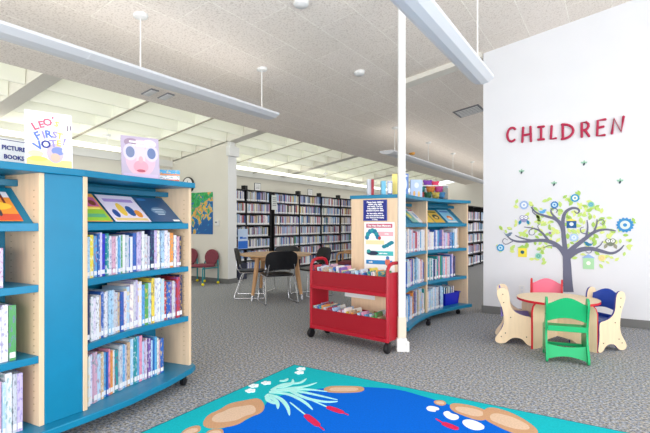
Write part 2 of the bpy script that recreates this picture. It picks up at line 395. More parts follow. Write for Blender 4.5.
def place_book(p, ang, th, dp, h, colr, label, group):
    if book_used[0]: b = copy_tree(BOOK0)
    else: b = BOOK0; book_used[0] = True
    b.location = p; b.rotation_euler = (0, 0, ang); b.scale = (th, dp, h)
    v = [min(1, max(0, x*rnd.uniform(.93, 1.05))) for x in lin(colr)]; b.color = (*v, 1)
    tag(b, label, 'book', group); nbooks[0] += 1
    return b
def chord(A, B):
    A, B = Vector((*A, 0)), Vector((*B, 0)); L = (B-A).length; d = (B-A)/L; n = Vector((-d.y, d.x, 0))
    if n.x > 0: n = -n
    return A, d, n, L
def arcp(A, B, sag, s, off=0.):
    A_, d, n, L = chord(A, B); return A_+d*(s*L)+n*(4*sag*s*(1-s)+off)
def book_row(A, B, sag, z, hmax, s0, s1, where, group, seed, th=(.013, .034), off=.02, hr=(.70, 1), special={}):
    r = random.Random(seed); A_, d, n, L = chord(A, B); base = math.atan2(d.y, d.x)
    x = s0*L+.002; i = 0; hh = r.uniform(*hr)
    cols = []
    while True:
        t = r.uniform(*th)
        if x+t > s1*L: break
        s = (x+t/2)/L; p = arcp(A, B, sag, s, off+r.uniform(0, .014)); ta = base+math.atan(-4*sag*(1-2*s)/L)*-1*(-1 if n.dot(Vector((-d.y, d.x, 0))) > 0 else 1)*-1
        if i % r.choice((2, 3, 4)) == 0: hh = r.uniform(*hr)
        h = hmax*min(1, hh*r.uniform(.97, 1.03)); i += 1
        nm, c, _ = special.get(i) or pick(PAL, r)
        size = 'thick' if t > .023 else ('thin' if t < .016 else '')
        tall = 'tall' if h > hmax*.93 else ('short' if h < hmax*.77 else '')
        lb = ' '.join(q for q in (tall, size, nm, 'picture book, %s from left, %s' % (ordinal(i), where)) if q)
        place_book((p.x, p.y, z), ta, t, r.uniform(.19, .23), h, c, lb, group)
        x += t+.0018
# ---------------------------------------------------------------- curved bookcases
def poly_board(root, name, pts, z0, z1, mt='teal', bevel=.003, parent=None):
    m = MB(root.location); m.prism([(p[0], p[1]) for p in pts], z0, z1); return m.build(name, mt, parent or root, bevel=bevel)
def upright(root, P, dvec, nvec, z0, z1, depth=.6, th=.028, side=1, off=-.004, holes=True):
    """wooden side panel: starts at P, goes back along nvec, thickness along dvec*side"""
    P = Vector((P[0], P[1], 0)); q = [P+nvec*off, P+nvec*depth, P+nvec*depth+dvec*th*side, P+nvec*off+dvec*th*side]
    u = poly_board(root, 'side_panel', q, z0, z1, 'maple', .002)
    if holes:
        m = MB(root.location)
        T = Matrix((dvec, nvec, Vector((0, 0, 1)))).transposed()
        k = z0+.08
        while k < z1-.06:
            for o2 in (.045, .27): m.box(P+nvec*o2+dvec*(-.0008*side)+Vector((0, 0, k)), (.002, .007, .007), T=T)
            k += .036
        hh = m.build('pin_holes', 'hole', u); hh['kind'] = 'stuff'
def bay(root, A, B, sag, depth, uprights=(1, 1), pd=.6):
    A_, d, n, L = chord(A, B); out = []
    if uprights[0]: upright(root, A_, d, n, .13, 1.53, side=-1, depth=pd)
    if uprights[1]: upright(root, A_+d*L, d, n, .13, 1.53, side=1)
    N = 10
    def board(z0, z1, o0, o1, name, mt='teal'):
        f = [arcp(A, B, sag, i/N, o0) for i in range(N+1)]; b = [arcp(A, B, sag, i/N, o1) for i in range(N+1)][::-1]
        return poly_board(root, name, f+b, z0, z1, mt)
    board(.872, .912, .0, depth, 'shelf'); board(.48, .52, .0, depth, 'shelf'); 
    board(.13, 1.53, depth+.002, depth+.018, 'back_panel')
    # rear side of the island: plain shelves
    board(.872, .912, depth+.03, .6, 'shelf'); board(.48, .52, depth+.03, .6, 'shelf')
    # display ledge: front lip, sloping rest
    board(1.208, 1.252, .0, .035, 'display_lip'); 
    m = MB(root.location); zf, zb, db = 1.232, 1.455, .27
    vs = []
    for i in range(N+1):
        s = i/N
        for o_, z_ in ((.03, zf), (db, zb), (db, zb-.012), (.03, zf-.012)):
            p = arcp(A, B, sag*.5, s, o_+ (0.0)); vs.append((p.x, p.y, z_))
    fs = [(4*i+k, 4*i+4+k, 4*i+4+(k+1) % 4, 4*i+(k+1) % 4) for i in range(N) for k in range(4)]+[(0, 1, 2, 3), (4*N+3, 4*N+2, 4*N+1, 4*N)]
    m.add(vs, fs); m.build('display_rest', 'teal', root, smooth=False)
    board(1.462, 1.50, .2, .23, 'top_rail', 'tealdark')
    return A_, d, n, L
def display_book(A, B, s, wid, hgt, label, art, cov, group, lift=0.0):
    A_, d, n, L = chord(A, B); p = arcp(A, B, .02, s, .05); slope = (n*.24+Vector((0, 0, .223))).normalized(); nr = d.cross(slope)
    if nr.z < 0: nr = -nr
    p = p+Vector((0, 0, 1.252+lift))+nr*.006+slope*.004
    T = Matrix((d, slope, d.cross(slope))).transposed().to_4x4(); T.translation = p
    sg = 1 if d.cross(slope).z > 0 else -1
    m = MB(); mats = [flat('cov_%d_%d_%d' % cov, cov, .3)]
    m.box((0, hgt/2, sg*.006), (wid, hgt, .0035)); 
    for (kind, x, y, a, b, c) in art:
        k = len(mats); mats.append(flat('ink_%d_%d_%d' % c, c, .4)); cx, cyy = (x-.5)*wid, y*hgt; z0, z1 = sg*.0078, sg*(.0079+.0001*k)
        if kind == 'r': m.box((cx, cyy, (z0+z1)/2), (a*wid, b*hgt, abs(z1-z0)), k)
        else: m.prism([(cx+a*wid/2*math.cos(q*PI/7), cyy+b*hgt/2*math.sin(q*PI/7)) for q in range(14)], z0, z1, k)
    o = m.build('picture_book', mats); o.matrix_world = T
    m = MB(); m.box((0, hgt/2, sg*.0022), (wid*.96, hgt*.96, .0044)); m.build('pages', 'pages', o)
    tag(o, label, 'book', group); return o
def caster(root, x, y, rz=0):
    m = MB(root.location); T = Matrix.Rotation(rz, 3, 'Z')
    m.lathe([(.018, -.016), (.03, -.013), (.03, .013), (.018, .016)], (x, y, .0305), 16, fn=lambda p: T @ Vector((p.z, p.x, p.y)))
    m.box((x, y, .066), (.03, .035, .022)); m.box((x, y, .082), (.05, .05, .012)); return m.build('caster', 'black', root, smooth=True)

# near bookcase
NB = empty('bookcase', (-2.9, 1.4, 0)); tag(NB, 'near curved teal and maple bookcase with rows of picture books', 'bookcase')
RA, RB = (-2.672, 1.553), (-2.825, 2.462)
LA, LB = (-2.60, .36), (-2.672, 1.280)
A_, d, n, L = bay(NB, RA, RB, .05, .33); bay(NB, LA, LB, .03, .33)
poly_board(NB, 'divider_panel', [(-2.668, 1.308), (-2.668, 1.525), (-3.2, 1.50), (-3.2, 1.38)], .13, 1.53, 'teal')
topf = [(-2.57, .32), (-2.602, .75), (-2.642, 1.27), (-2.655, 1.53), (-2.716, 1.8), (-2.752, 2.1), (-2.79, 2.5)]
topb = [(-3.42, 2.42), (-3.33, 1.95), (-3.28, 1.5), (-3.24, .9), (-3.20, .28)]
poly_board(NB, 'top_board', topf+topb, 1.53, 1.57, 'teal', .004)
basef = [(-2.53, .30), (-2.575, .8), (-2.585, 1.25), (-2.585, 1.5), (-2.60, 1.8), (-2.665, 2.15), (-2.755, 2.44), (-2.79, 2.50), (-2.84, 2.52)]
poly_board(NB, 'base_board', basef+topb, .088, .13, 'teal', .006)
for x, y in ((-2.80, 2.39), (-3.3, 2.3), (-2.68, 1.3), (-3.15, 1.3), (-2.66, .4), (-3.1, .4)): caster(NB, x, y, .3)
G1 = 'picture books on the shelves of the near bookcase'
Rr = 'of near bookcase'
book_row(RA, RB, .05, .913, .288, .0, .97, 'upper shelf '+Rr, G1, 11, hr=(.83, 1), special={3: ('yellow', (236, 210, 70), 0), 7: ('blue', (60, 60, 190), 0)})
book_row(RA, RB, .05, .521, .335, .0, .97, 'middle shelf '+Rr, G1, 12, hr=(.80, 1))
book_row(RA, RB, .05, .131, .325, .0, .80, 'bottom shelf '+Rr, G1, 13, hr=(.78, 1))
Ll = 'of near bookcase left bay'
book_row(LA, LB, .03, .913, .27, .55, .84, 'upper shelf '+Ll, G1, 14, hr=(.70, 1), special={12: ('white', (240, 240, 242), 0), 13: ('white', (238, 238, 240), 0)})
book_row(LA, LB, .03, .521, .325, .55, .90, 'middle shelf '+Ll, G1, 15, hr=(.78, 1))
book_row(LA, LB, .03, .131, .325, .55, .95, 'bottom shelf '+Ll, G1, 16, hr=(.78, 1))
GD = 'picture books facing out on the sloping display shelves'
o1 = display_book(RA, RB, .13, .24, .27, 'green and orange picture book with children\'s faces, leftmost facing out on display', [('r', .5, .22, .96, .40, (150, 200, 60)), ('r', .5, .70, .9, .34, (196, 96, 150)), ('o', .22, .66, .22, .2, (120, 60, 40)), ('o', .5, .66, .24, .22, (110, 52, 36)), ('o', .78, .66, .22, .2, (130, 70, 40)), ('r', .5, .46, .8, .05, (240, 236, 120)), ('r', .5, .2, .8, .12, (100, 176, 130))], (236, 170, 80), GD)
display_book(RA, RB, .47, .32, .27, 'white and lilac picture book with playing figures, second facing out on display', [('r', .5, .8, .8, .12, (176, 150, 210)), ('o', .4, .45, .2, .5, (240, 200, 80)), ('o', .62, .4, .22, .4, (50, 90, 150)), ('o', .8, .3, .2, .3, (230, 150, 60)), ('o', .18, .3, .16, .3, (50, 80, 150)), ('r', .5, .08, .9, .1, (226, 200, 140))], (232, 222, 240), GD)
display_book(RA, RB, .815, .30, .27, 'dark blue picture book with pale handwriting, rightmost facing out on display', [('o', .5, .45, .5, .3, (110, 140, 170)), ('r', .5, .5, .36, .03, (190, 206, 220)), ('r', .5, .4, .3, .03, (190, 206, 220)), ('r', .5, .3, .24, .03, (190, 206, 220)), ('r', .86, .05, .24, .07, (235, 235, 235)), ('o', .2, .9, .3, .1, (60, 120, 180))], (52, 88, 128), GD)
display_book(LA, LB, .81, .25, .24, 'orange sunset picture book on the display shelf of the near bookcase left bay', [('r', .5, .9, 1, .2, (226, 226, 240)), ('o', .5, .5, .9, .3, (248, 200, 70)), ('r', .5, .12, 1, .22, (214, 84, 60)), ('o', .3, .35, .12, .2, (30, 110, 150)), ('o', .62, .3, .1, .3, (60, 60, 70)), ('r', .84, .75, .05, .3, (120, 50, 40)), ('o', .2, .2, .3, .16, (120, 60, 80)), ('o', .78, .92, .18, .12, (40, 140, 170))], (238, 150, 60), GD)

# things on top of the near bookcase
def standing_cover(name, px0, px1, pyt, pyb, t0, t1, label, cat, cov, tilt=.12, th=.012, z=1.571, h=None):
    """a card or book standing on edge between two floor-plan points, leaning back; returns (root, matrix, width, height)"""
    a, b = ray(px0, 0), ray(px1, 0); A = Vector((a.x*t0, a.y*t0, z)); B = Vector((b.x*t1, b.y*t1, z)); W = (B-A).length
    dx = (B-A)/W; nb = Vector((-dx.y, dx.x, 0));
    if nb.dot(A) < 0: nb = -nb
    up = (Vector((0, 0, 1))*math.cos(tilt)+nb*math.sin(tilt)); H = h
    T = Matrix((dx, up, dx.cross(up))).transposed().to_4x4(); T.translation = (A+B)/2
    m = MB(); m.box((0, H/2, -th/2), (W, H, th), 0); o = m.build(name, [cov], bevel=.001)
    o.matrix_world = T; tag(o, label, cat)
    if cat == 'book':
        m = MB(); m.box((.002, H/2, -th/2), (W+.0, H+.001, th*.7)); 
    return o, W, H
def art(parent, name, items, z=.0006):
    m = MB(); mats = []
    for (kind, x, y, a, b, c) in items:
        mats.append(flat('ink_%d_%d_%d' % c, c, .5)); k = len(mats)-1; zz = z+.00015*k
        if kind == 'r': m.box((x, y, zz/2), (a, b, zz), k)
        else: m.prism([(x+a/2*math.cos(q*PI/9), y+b/2*math.sin(q*PI/9)) for q in range(18)], 0, zz, k)
    return m.build(name, mats, parent)
M['lilacpaper'] = mat('lilac_paper', (236, 236, 248), .4)
leo, W, H = standing_cover('picture_book', 25.5, 73, 109, 165, 2.62, 2.78, 'white picture book with coloured title letters standing on the near bookcase top', 'book', M['lilacpaper'], h=.348, z=1.571)
art(leo, 'cover_picture', [('r', 0, .035, W*.96, .05, (246, 226, 140)), ('o', .03, .10, .09, .12, (190, 176, 190)), ('o', .045, .115, .07, .05, (120, 136, 200)), ('o', -.07, .09, .08, .04, (244, 232, 170)), ('o', .09, .12, .05, .05, (200, 196, 214)), ('o', -.06, .06, .1, .03, (238, 206, 110)), ('o', .03, .075, .05, .05, (214, 178, 160))])
def word(parent, s, x, y, size, m, rot=0, name='title', z=.0018, bold=.0012):
    return text(name, s, size, m, parent, Matrix.Translation((x, y, z)) @ Matrix.Rotation(rot, 4, 'Z'), .0006, bold)
flat('ink_red', (214, 96, 120)); flat('ink_blue', (96, 120, 196)); flat('ink_lilac', (150, 140, 200)); flat('ink_navy', (50, 60, 140)); flat('ink_gold', (222, 190, 110))
tw = [('L', -.075, .262, .062, 'ink_red', .35), ('E', -.042, .276, .055, 'ink_red', .2), ('O', -.008, .294, .06, 'ink_red', 0), ("'", .022, .312, .05, 'ink_red', 0), ('S', .042, .29, .045, 'ink_gold', -.2),
      ('F', -.062, .205, .066, 'ink_blue', .35), ('I', -.030, .214, .062, 'ink_lilac', .2), ('R', -.004, .222, .062, 'ink_blue', .1), ('S', .03, .222, .056, 'ink_lilac', -.05), ('T', .058, .218, .052, 'ink_gold', -.1),
      ('V', -.058, .145, .07, 'ink_blue', .4), ('O', -.018, .158, .064, 'ink_navy', .2), ('T', .022, .168, .06, 'ink_lilac', .1), ('E', .052, .172, .05, 'ink_gold', 0), ('!', .082, .185, .06, 'ink_lilac', -.2)]
for ch, x, y, s, m_, r_ in tw: word(leo, ch, x*.95, y-.01, s, m_, r_*1.4, bold=.002)
art(leo, 'cover_marks', [('r', .098, .262, .007, .035, (110, 96, 110)), ('r', .115, .266, .007, .03, (110, 96, 110))])
sign, W, H = standing_cover('sign', -3, 29, 134, 160, 2.80, 2.98, 'white tabletop sign reading PICTURE BOOKS at the left end of near bookcase', 'sign', M['paper'], tilt=.05, h=.215, th=.006)
art(sign, 'printed_lines', [('r', 0, .205, W*.98, .004, (60, 60, 130))])
word(sign, 'PICTURE', .006, .155, .038, 'ink_navy', 0, 'lettering'); word(sign, 'BOOKS', .006, .098, .038, 'ink_navy', 0, 'lettering')
M['mauve'] = mat('mauve_cover', (176, 164, 186), .35)
baby, W, H = standing_cover('picture_book', 122, 160, 138, 176, 3.12, 3.28, 'mauve picture book with a large face and glasses on the near bookcase', 'book', M['mauve'], h=.295)
art(baby, 'cover_picture', [('o', 0, .14, W*.8, .27, (204, 170, 186)), ('o', -.06, .25, .1, .06, (150, 130, 150)), ('o', .06, .25, .1, .06, (214, 200, 214)), ('r', 0, .19, .06, .16, (222, 190, 196)), ('o', -.07, .18, .095, .12, (196, 190, 214)), ('o', .075, .18, .095, .12, (196, 190, 214)), ('o', -.07, .18, .06, .08, (112, 124, 156)), ('o', .075, .18, .06, .08, (100, 116, 156)),
                            ('r', 0, .255, .15, .012, (236, 236, 246)), ('r', 0, .23, .11, .010, (236, 236, 246)), ('o', 0, .08, .1, .09, (220, 150, 166)), ('o', 0, .05, .06, .02, (170, 80, 100)), ('r', 0, .015, W*.9, .025, (186, 170, 200)), ('o', 0, .13, .03, .05, (214, 160, 170))])
zz = 1.571
for k, (c, lb) in enumerate((((214, 96, 96), 'red and white book at the bottom of the small stack on near bookcase'), ((236, 236, 240), 'white book in the middle of the small stack on near bookcase'), ((232, 150, 90), 'thin orange book just under top of the small stack on near bookcase'), ((60, 160, 214), 'sky blue book topping the small stack on near bookcase'))):
    th = (.022, .03, .012, .03)[k]
    b = place_book((0, 0, 0), 0, th, .17, .22, c, lb, None)
    ctr = Vector((-2.97, 2.37, zz)); a = .62+.05*k
    # lay the book flat, spine towards the camera
    b.rotation_mode = 'XYZ'
    dx = Vector((math.cos(a+.3), math.sin(a+.3), 0)); back = Vector((-dx.y, dx.x, 0)); T = Matrix((Vector((0, 0, 1)), back, dx)).transposed()
    if T.determinant() < 0: T = Matrix((Vector((0, 0, -1)), back, dx)).transposed()
    T4 = T.to_4x4(); T4.translation = ctr-dx*.11+Vector((0, 0, th/2))-back*.05
    b.matrix_world = T4 @ Matrix.Diagonal((th, .17, .20, 1)); zz += th+.001

# far curved bookcase
FA, FM, FB = (-1.905, 4.65), (-1.965, 5.53), (-1.715, 6.43)
FC = empty('bookcase', (-2.2, 5.5, 0)); tag(FC, 'curved teal and maple bookcase behind the white column, sign on its end', 'bookcase')
bay(FC, FA, FM, .03, .3, (1, 0), .63); bay(FC, FM, FB, .03, .3, (1, 1))
A_, dF, nF, LF = chord(FA, FM)
def offs(pts_off):
    out = []
    for (a, b), s, o in pts_off:
        p = arcp(a, b, .03, s, o); out.append((p.x, p.y))
    return out
S1, S2 = (FA, FM), (FM, FB)
ff = lambda o: offs([(S1, -.04, o), (S1, .25, o), (S1, .5, o), (S1, .75, o), (S1, 1, o), (S2, .25, o), (S2, .5, o), (S2, .75, o), (S2, 1.05, o)])
bb = offs([(S2, 1.05, .61), (S2, .5, .61), (S2, 0.0, .64), (S1, .5, .61), (S1, -.04, .65)])
poly_board(FC, 'top_board', ff(-.03)+bb, 1.53, 1.57, 'teal', .004)
poly_board(FC, 'base_board', ff(-.05)+bb, .088, .13, 'teal', .006)
for x, y in ((-1.90, 5.38), (-1.80, 6.30), (-2.35, 5.5), (-2.2, 6.45), (-1.98, 4.72), (-2.4, 4.65)): caster(FC, x, y, 1.2)
G2 = 'picture books on the shelves of the bookcase behind the column'
for (a, b), nm, spans, sd in ((S1, 'left bay behind column', ((0, .97), (0, .97), (0, .98)), 30), (S2, 'right bay behind column', ((.03, .88), (.03, .78), (.0, .50)), 40)):
    for k, (z, lv, sp) in enumerate(zip((.913, .521, .131), ('upper', 'middle', 'bottom'), spans)):
        book_row(a, b, .03, z, .32 if k else .28, sp[0]+.01, sp[1], '%s shelf, %s' % (lv, nm), G2, sd+k, th=(.020, .040), hr=(.76, 1), special={1: ('orange', (226, 160, 80), 0)} if (k == 0 and sd == 30) else {})
display_book(*S1, .70, .23, .24, 'green and blue picture book facing out, left bay of bookcase behind column', [('o', .4, .5, .5, .4, (240, 214, 90)), ('r', .5, .9, .9, .15, (60, 130, 180))], (120, 180, 170), GD)
display_book(*S1, .93, .2, .25, 'white picture book facing out beside the middle panel behind column', [('o', .5, .5, .5, .4, (150, 180, 220)), ('r', .5, .9, .9, .08, (200, 60, 80))], (236, 236, 244), GD)
display_book(*S2, .14, .22, .24, 'yellow picture book facing out, leftmost in right bay of bookcase behind column', [('o', .5, .45, .5, .35, (170, 90, 60)), ('r', .5, .85, .8, .1, (240, 240, 220))], (232, 196, 90), GD)
display_book(*S2, .42, .23, .24, 'gold picture book with a dark animal facing out, second in that right bay', [('o', .5, .45, .6, .4, (60, 70, 60)), ('o', .5, .4, .3, .2, (236, 200, 120)), ('r', .5, .85, .8, .1, (80, 100, 60))], (222, 178, 70), GD)
display_book(*S2, .74, .25, .26, 'pale blue picture book with an orange animal, rightmost facing out behind column', [('o', .55, .35, .5, .35, (232, 130, 60)), ('o', .5, .3, .3, .16, (250, 220, 190)), ('r', .5, .85, .8, .1, (90, 130, 190)), ('r', .5, .05, .9, .06, (230, 230, 220))], (140, 196, 226), GD)
# blue bin on the base board
pb = arcp(*S2, .03, .77, .20); ang = math.atan2(FB[1]-FM[1], FB[0]-FM[0])
bn = empty('storage_bin', (pb.x, pb.y, .131), ang); tag(bn, 'royal blue plastic bin at the foot of the bookcase behind column', 'bin')
m = MB(); w0, d0, h0 = .36, .26, .16
for (sx, sy_) in ((1, 0), (-1, 0), (0, 1), (0, -1)):
    def q(a, z): 
        f = .92+.08*z/h0
        return f
    e = []
    for z in (0, h0):
        f = .9+.1*z/h0
        for io in (0, .008):
            for s in (-1, 1):
                if sx: e.append((sx*(w0/2*f-io), s*d0/2*f, z))
                else: e.append((s*w0/2*f, sy_*(d0/2*f-io), z))
    m.add(e, [(0, 1, 5, 4), (2, 3, 7, 6), (0, 2, 6, 4), (1, 3, 7, 5), (0, 1, 3, 2), (4, 5, 7, 6)])
m.box((0, 0, .004), (w0*.9, d0*.9, .008)); m.build('tub', 'bin', bn)
m = MB(); m.tube([(-w0/2-.004, -d0/2-.004, h0), (w0/2+.004, -d0/2-.004, h0), (w0/2+.004, d0/2+.004, h0), (-w0/2-.004, d0/2+.004, h0)], .009, 6, closed=True); m.build('rim', 'bin', bn)
for k, (c, nm) in enumerate((((60, 150, 190), 'teal'), ((40, 40, 60), 'dark'), ((210, 220, 230), 'pale grey'), ((70, 130, 180), 'blue'), ((190, 190, 200), 'light grey'))):
    lp = Vector((-.13+.055*k, .09, .012)); lp = Matrix.Rotation(ang, 3, 'Z') @ lp
    place_book((pb.x+lp.x, pb.y+lp.y, .131+lp.z), ang+PI+.0, .03, .18, .235-.01*(k % 2), c, '%s book standing in the royal blue bin behind the column' % nm, 'books in the blue bin')

# sign and poster on the end panel
A_, d1, n1, L1 = chord(FA, FM)
P0 = A_-d1*.0325; # outer face of the end panel
def endT(s, z):                                  # x to the right seen from the camera, y up
    T = Matrix((-n1, Vector((0, 0, 1)), (-n1).cross(Vector((0, 0, 1))))).transposed().to_4x4()
    T.translation = P0+n1*s+Vector((0, 0, z)); return T
def panel_sign(name, s, z0, w, h, mt, label, cat):
    T = endT(s, z0); m = MB(); m.box((0, h/2, .002), (w, h, .003)); o = m.build(name, mt); o.matrix_world = T; tag(o, label, cat); return o
sg = panel_sign('sign', .335, 1.28, .285, .235, 'navy', 'navy blue notice with white lines of text on the maple bookcase end', 'sign')
art(sg, 'border', [('r', 0, .228, .27, .003, (90, 110, 190)), ('r', 0, .007, .27, .003, (90, 110, 190)), ('r', -.136, .117, .003, .222, (90, 110, 190)), ('r', .136, .117, .003, .222, (90, 110, 190))], .005)
for k, (t_, s_) in enumerate((('Please keep children', .024), ('within your sight', .024), ('and reach. You are', .024), ('responsible for the', .024), ('conduct of your child.', .024), ('For their safety, children', .019), ('may not be left alone in this', .019), ('area. Thank you for helping', .019), ('us today.', .019))):
    word(sg, t_, 0, .208-.0235*k-(.008 if k > 4 else 0), s_, 'paper', 0, 'lettering', .0042)
ps = panel_sign('poster', .285, .62, .36, .645, 'paper', 'white poster with pink title bar and caterpillar shapes on the bookcase end', 'poster')
it = [('r', 0, .605, .31, .045, (196, 92, 118)), ('r', .07, .515, .19, .05, (240, 176, 186)), ('r', -.05, .42, .22, .045, (236, 226, 176)), ('r', .03, .30, .27, .05, (70, 186, 190)), ('r', 0, .20, .31, .045, (40, 132, 196)), ('r', .08, .07, .16, .05, (110, 80, 160))]
for k, (x, y) in enumerate(((-.145, .475), (-.135, .51), (-.11, .54), (-.08, .55), (-.05, .54), (-.03, .51), (-.015, .48))): it.append(('o', x, y, .05, .055, ((20, 120, 160), (30, 150, 160))[k % 2]))
it += [('o', .005, .468, .035, .04, (190, 60, 60)), ('o', -.08, .30, .14, .05, (30, 50, 80)), ('o', -.125, .32, .05, .04, (40, 150, 150)), ('o', .10, .205, .06, .08, (214, 110, 90)), ('o', .10, .25, .04, .04, (70, 120, 180)), ('o', -.13, .09, .06, .06, (170, 50, 70)), ('o', -.07, .09, .06, .06, (90, 60, 80))]
for k, (x, y) in enumerate(((.06, .375), (.09, .387), (.12, .405), (.145, .42))): it.append(('o', x, y, .055, .04, (20, 130, 150)))
art(ps, 'printed_shapes', it, .0045)
word(ps, 'The Very Best Manners', 0, .605, .029, 'paper', 0, 'title', .009)
word(ps, 'inside', .09, .515, .02, 'paper', 0, 'lettering', .009); word(ps, 'quiet voices', .05, .30, .02, 'paper', 0, 'lettering', .009); word(ps, 'walk', -.1, .20, .024, 'paper', 0, 'lettering', .009)

# things on top of the far bookcase
def top_book(s_, seg, off, w_, h_, th_, c, label, turn=0, name='picture_book', items=()):
    p = arcp(*seg, .03, s_, off); f = ray(325, 0); face = Vector((sy, -cy_, 0)); a = math.atan2(face.y, face.x)+PI/2+turn
    mname = flat('cov_%d_%d_%d' % c, c, .35)
    m = MB(); m.box((0, 0, h_/2), (w_, th_, h_)); o = m.build(name, mname, bevel=.001, at=(p.x, p.y, 1.571)); o.rotation_euler = (0, 0, a)
    tag(o, label, 'book')
    if items:
        m = MB(); mats = []
        for kind, x, y, aa, b_, cc in items:
            mats.append(flat('ink_%d_%d_%d' % cc, cc, .5)); k = len(mats)-1; e = th_/2+.001+.0002*k
            if kind == 'r': m.box((x*w_, -e/2, y*h_), (aa*w_, e, b_*h_), k)
            else: m.prism([(x*w_+aa*w_/2*math.cos(q*PI/9), y*h_+b_*h_/2*math.sin(q*PI/9)) for q in range(18)], 0, -e, k, fn=lambda u, v, q: (u, q, v))
        m.build('cover_picture', mats, o)
    return o
top_book(.16, S1, .46, .055, .19, .12, (206, 212, 222), 'pale book left of the red one on the far bookcase end', .0)
top_book(.14, S1, .42, .03, .185, .12, (160, 40, 56), 'dark red book standing on the far bookcase top left of column', .0)
top_book(.12, S1, .28, .05, .16, .1, (110, 180, 210), 'light blue book standing nearer column on far bookcase top', .0)
top_book(.12, S1, .20, .055, .16, .03, (226, 230, 236), 'small framed card standing just left of the white column', .0, items=[('r', 0, .5, .9, .9, (90, 100, 150)), ('r', 0, .5, .68, .76, (226, 232, 240))])
top_book(.36, S1, .20, .06, .26, .03, (238, 220, 130), 'yellow picture book standing just right of the column on bookcase', -.3)
top_book(.66, S1, .18, .14, .29, .02, (110, 140, 200), 'tall blue picture book with pale oval on the far bookcase top', .6, items=[('o', 0, .55, .6, .5, (216, 226, 240)), ('r', 0, .9, .7, .06, (240, 240, 250))])
top_book(.99, S1, .14, .16, .235, .02, (176, 196, 232), 'light blue picture book with golden figures on the far bookcase top', .25, items=[('o', -.2, .25, .2, .3, (226, 176, 110)), ('o', .2, .22, .2, .34, (230, 190, 120)), ('o', 0, .7, .4, .3, (220, 226, 246)), ('r', 0, .04, .98, .08, (230, 214, 180))])
p = arcp(*S2, .03, .42, .20)
tb = empty('toy_tub', (p.x, p.y, 1.571), YAW); tag(tb, 'clear plastic tub of colourful soft toys on the far bookcase', 'tub')
m = MB(); W_, D_, H_ = .40, .27, .18
for (c_, d_) in (((0, -D_/2, H_/2), (W_, .006, H_)), ((0, D_/2, H_/2), (W_, .006, H_)), ((-W_/2, 0, H_/2), (.006, D_, H_)), ((W_/2, 0, H_/2), (.006, D_, H_)), ((0, 0, .004), (W_, D_, .008))): m.box(c_, d_)
m.build('tub_wall', 'glassy', tb, bevel=.001)
m = MB(); m.tube([(-W_/2, -D_/2, H_), (W_/2, -D_/2, H_), (W_/2, D_/2, H_), (-W_/2, D_/2, H_)], .008, 6, closed=True); m.build('rim', 'white', tb)
toys = [((-.12, -.05, .045), .04, (206, 90, 80), 'red'), ((-.04, -.06, .045), .042, (70, 120, 80), 'green'), ((.05, -.06, .045), .042, (230, 190, 90), 'yellow'), ((.12, -.05, .048), .04, (90, 150, 190), 'pale blue'),
        ((-.1, .03, .12), .045, (80, 160, 150), 'teal'), ((0, -.02, .125), .05, (240, 140, 60), 'orange'), ((.1, .0, .125), .048, (224, 90, 150), 'pink'), ((-.02, .05, .19), .05, (130, 70, 170), 'purple'), ((.07, .05, .185), .042, (220, 70, 110), 'crimson')]
for (q, r_, c, nm) in toys:
    q = (q[0]*1.15, q[1]*1.1, q[2]*1.12); r_ *= 1.15
    m = MB(); m.lathe([(r_*math.cos(a), r_*math.sin(a)) for a in [(-.48+.96*i/8)*PI for i in range(9)]], n=14)
    for s in (-1, 1): m.lathe([(r_*.4*math.cos(a), r_*.4*math.sin(a)) for a in [(-.45+.9*i/5)*PI for i in range(6)]], (s*r_*.75, 0, r_*.7), n=10)
    wq = Matrix.Rotation(YAW, 3, 'Z') @ Vector(q)
    o = m.build('soft_toy', flat('toy_%d_%d_%d' % c, c, .9), smooth=True, at=(p.x+wq.x, p.y+wq.y, 1.571+q[2])); o.rotation_euler = (0, 0, YAW)
    tag(o, '%s eared soft toy in the clear tub on the far bookcase' % nm, 'toy')
p = arcp(*S2, .03, .82, .22); m = MB(); m.prism(arcpoly((0, .13), .05, 0, PI, 10)+[(-.05, 0), (.05, 0)], -.06, .06, fn=lambda u, v, q: (u, q, v))
o = m.build('wooden_stand', flat('sand', (206, 192, 170)), bevel=.003, at=(p.x, p.y, 1.571)); o.rotation_euler = (0, 0, YAW); tag(o, 'beige rounded holder at the right end of far bookcase top', 'holder')

# ---------------------------------------------------------------- red book cart
ct = empty('book_cart', (-2.80, 4.14, 0), math.atan2(-.13, .91)); tag(ct, 'red metal book cart filled with picture books in front of bookcase end', 'book cart')
LC, DC = .985, .30
for s, x in ((1, 0), (1, LC-.0)):
    m = MB(); m.box((x, DC/2, .33), (.02, DC-.02, .50)) if x == 0 else m.box((x, DC/2, .44), (.02, DC-.02, .66)); 
    m.build('side_panel', 'red', ct, bevel=.003)
    m = MB(); 
    for yy in (0.0, DC): pass
    m.tube([(x, .015, .09), (x, .015, .77), (x, .022, .81), (x, .05, .845), (x, .1, .86), (x, DC-.1, .86), (x, DC-.05, .845), (x, DC-.022, .81), (x, DC-.015, .77), (x, DC-.015, .09)], .0175, 8)
    m.build('handle_frame', 'red', ct, smooth=True)
for zt, zb, nm in ((.735, .555, 'tray'), (.325, .12, 'tray')):
    tr = empty_o = None
    m = MB(); m.box((LC/2, .012, (zt+zb)/2+.01), (LC-.03, .008, zt-zb-.02)); m.box((LC/2, DC-.012, (zt+zb)/2+.01), (LC-.03, .008, zt-zb-.02))
    m.box((LC/2, DC/2, zb+.012), (LC-.03, DC-.02, .01)); t_ = m.build('tray', 'redin', ct)
    m = MB(); m.box((LC/2, .004, zb+.005), (LC, .03, .035)); m.box((LC/2, DC-.004, zb+.005), (LC, .03, .035)); m.build('tray_rail', 'red', t_, bevel=.004)
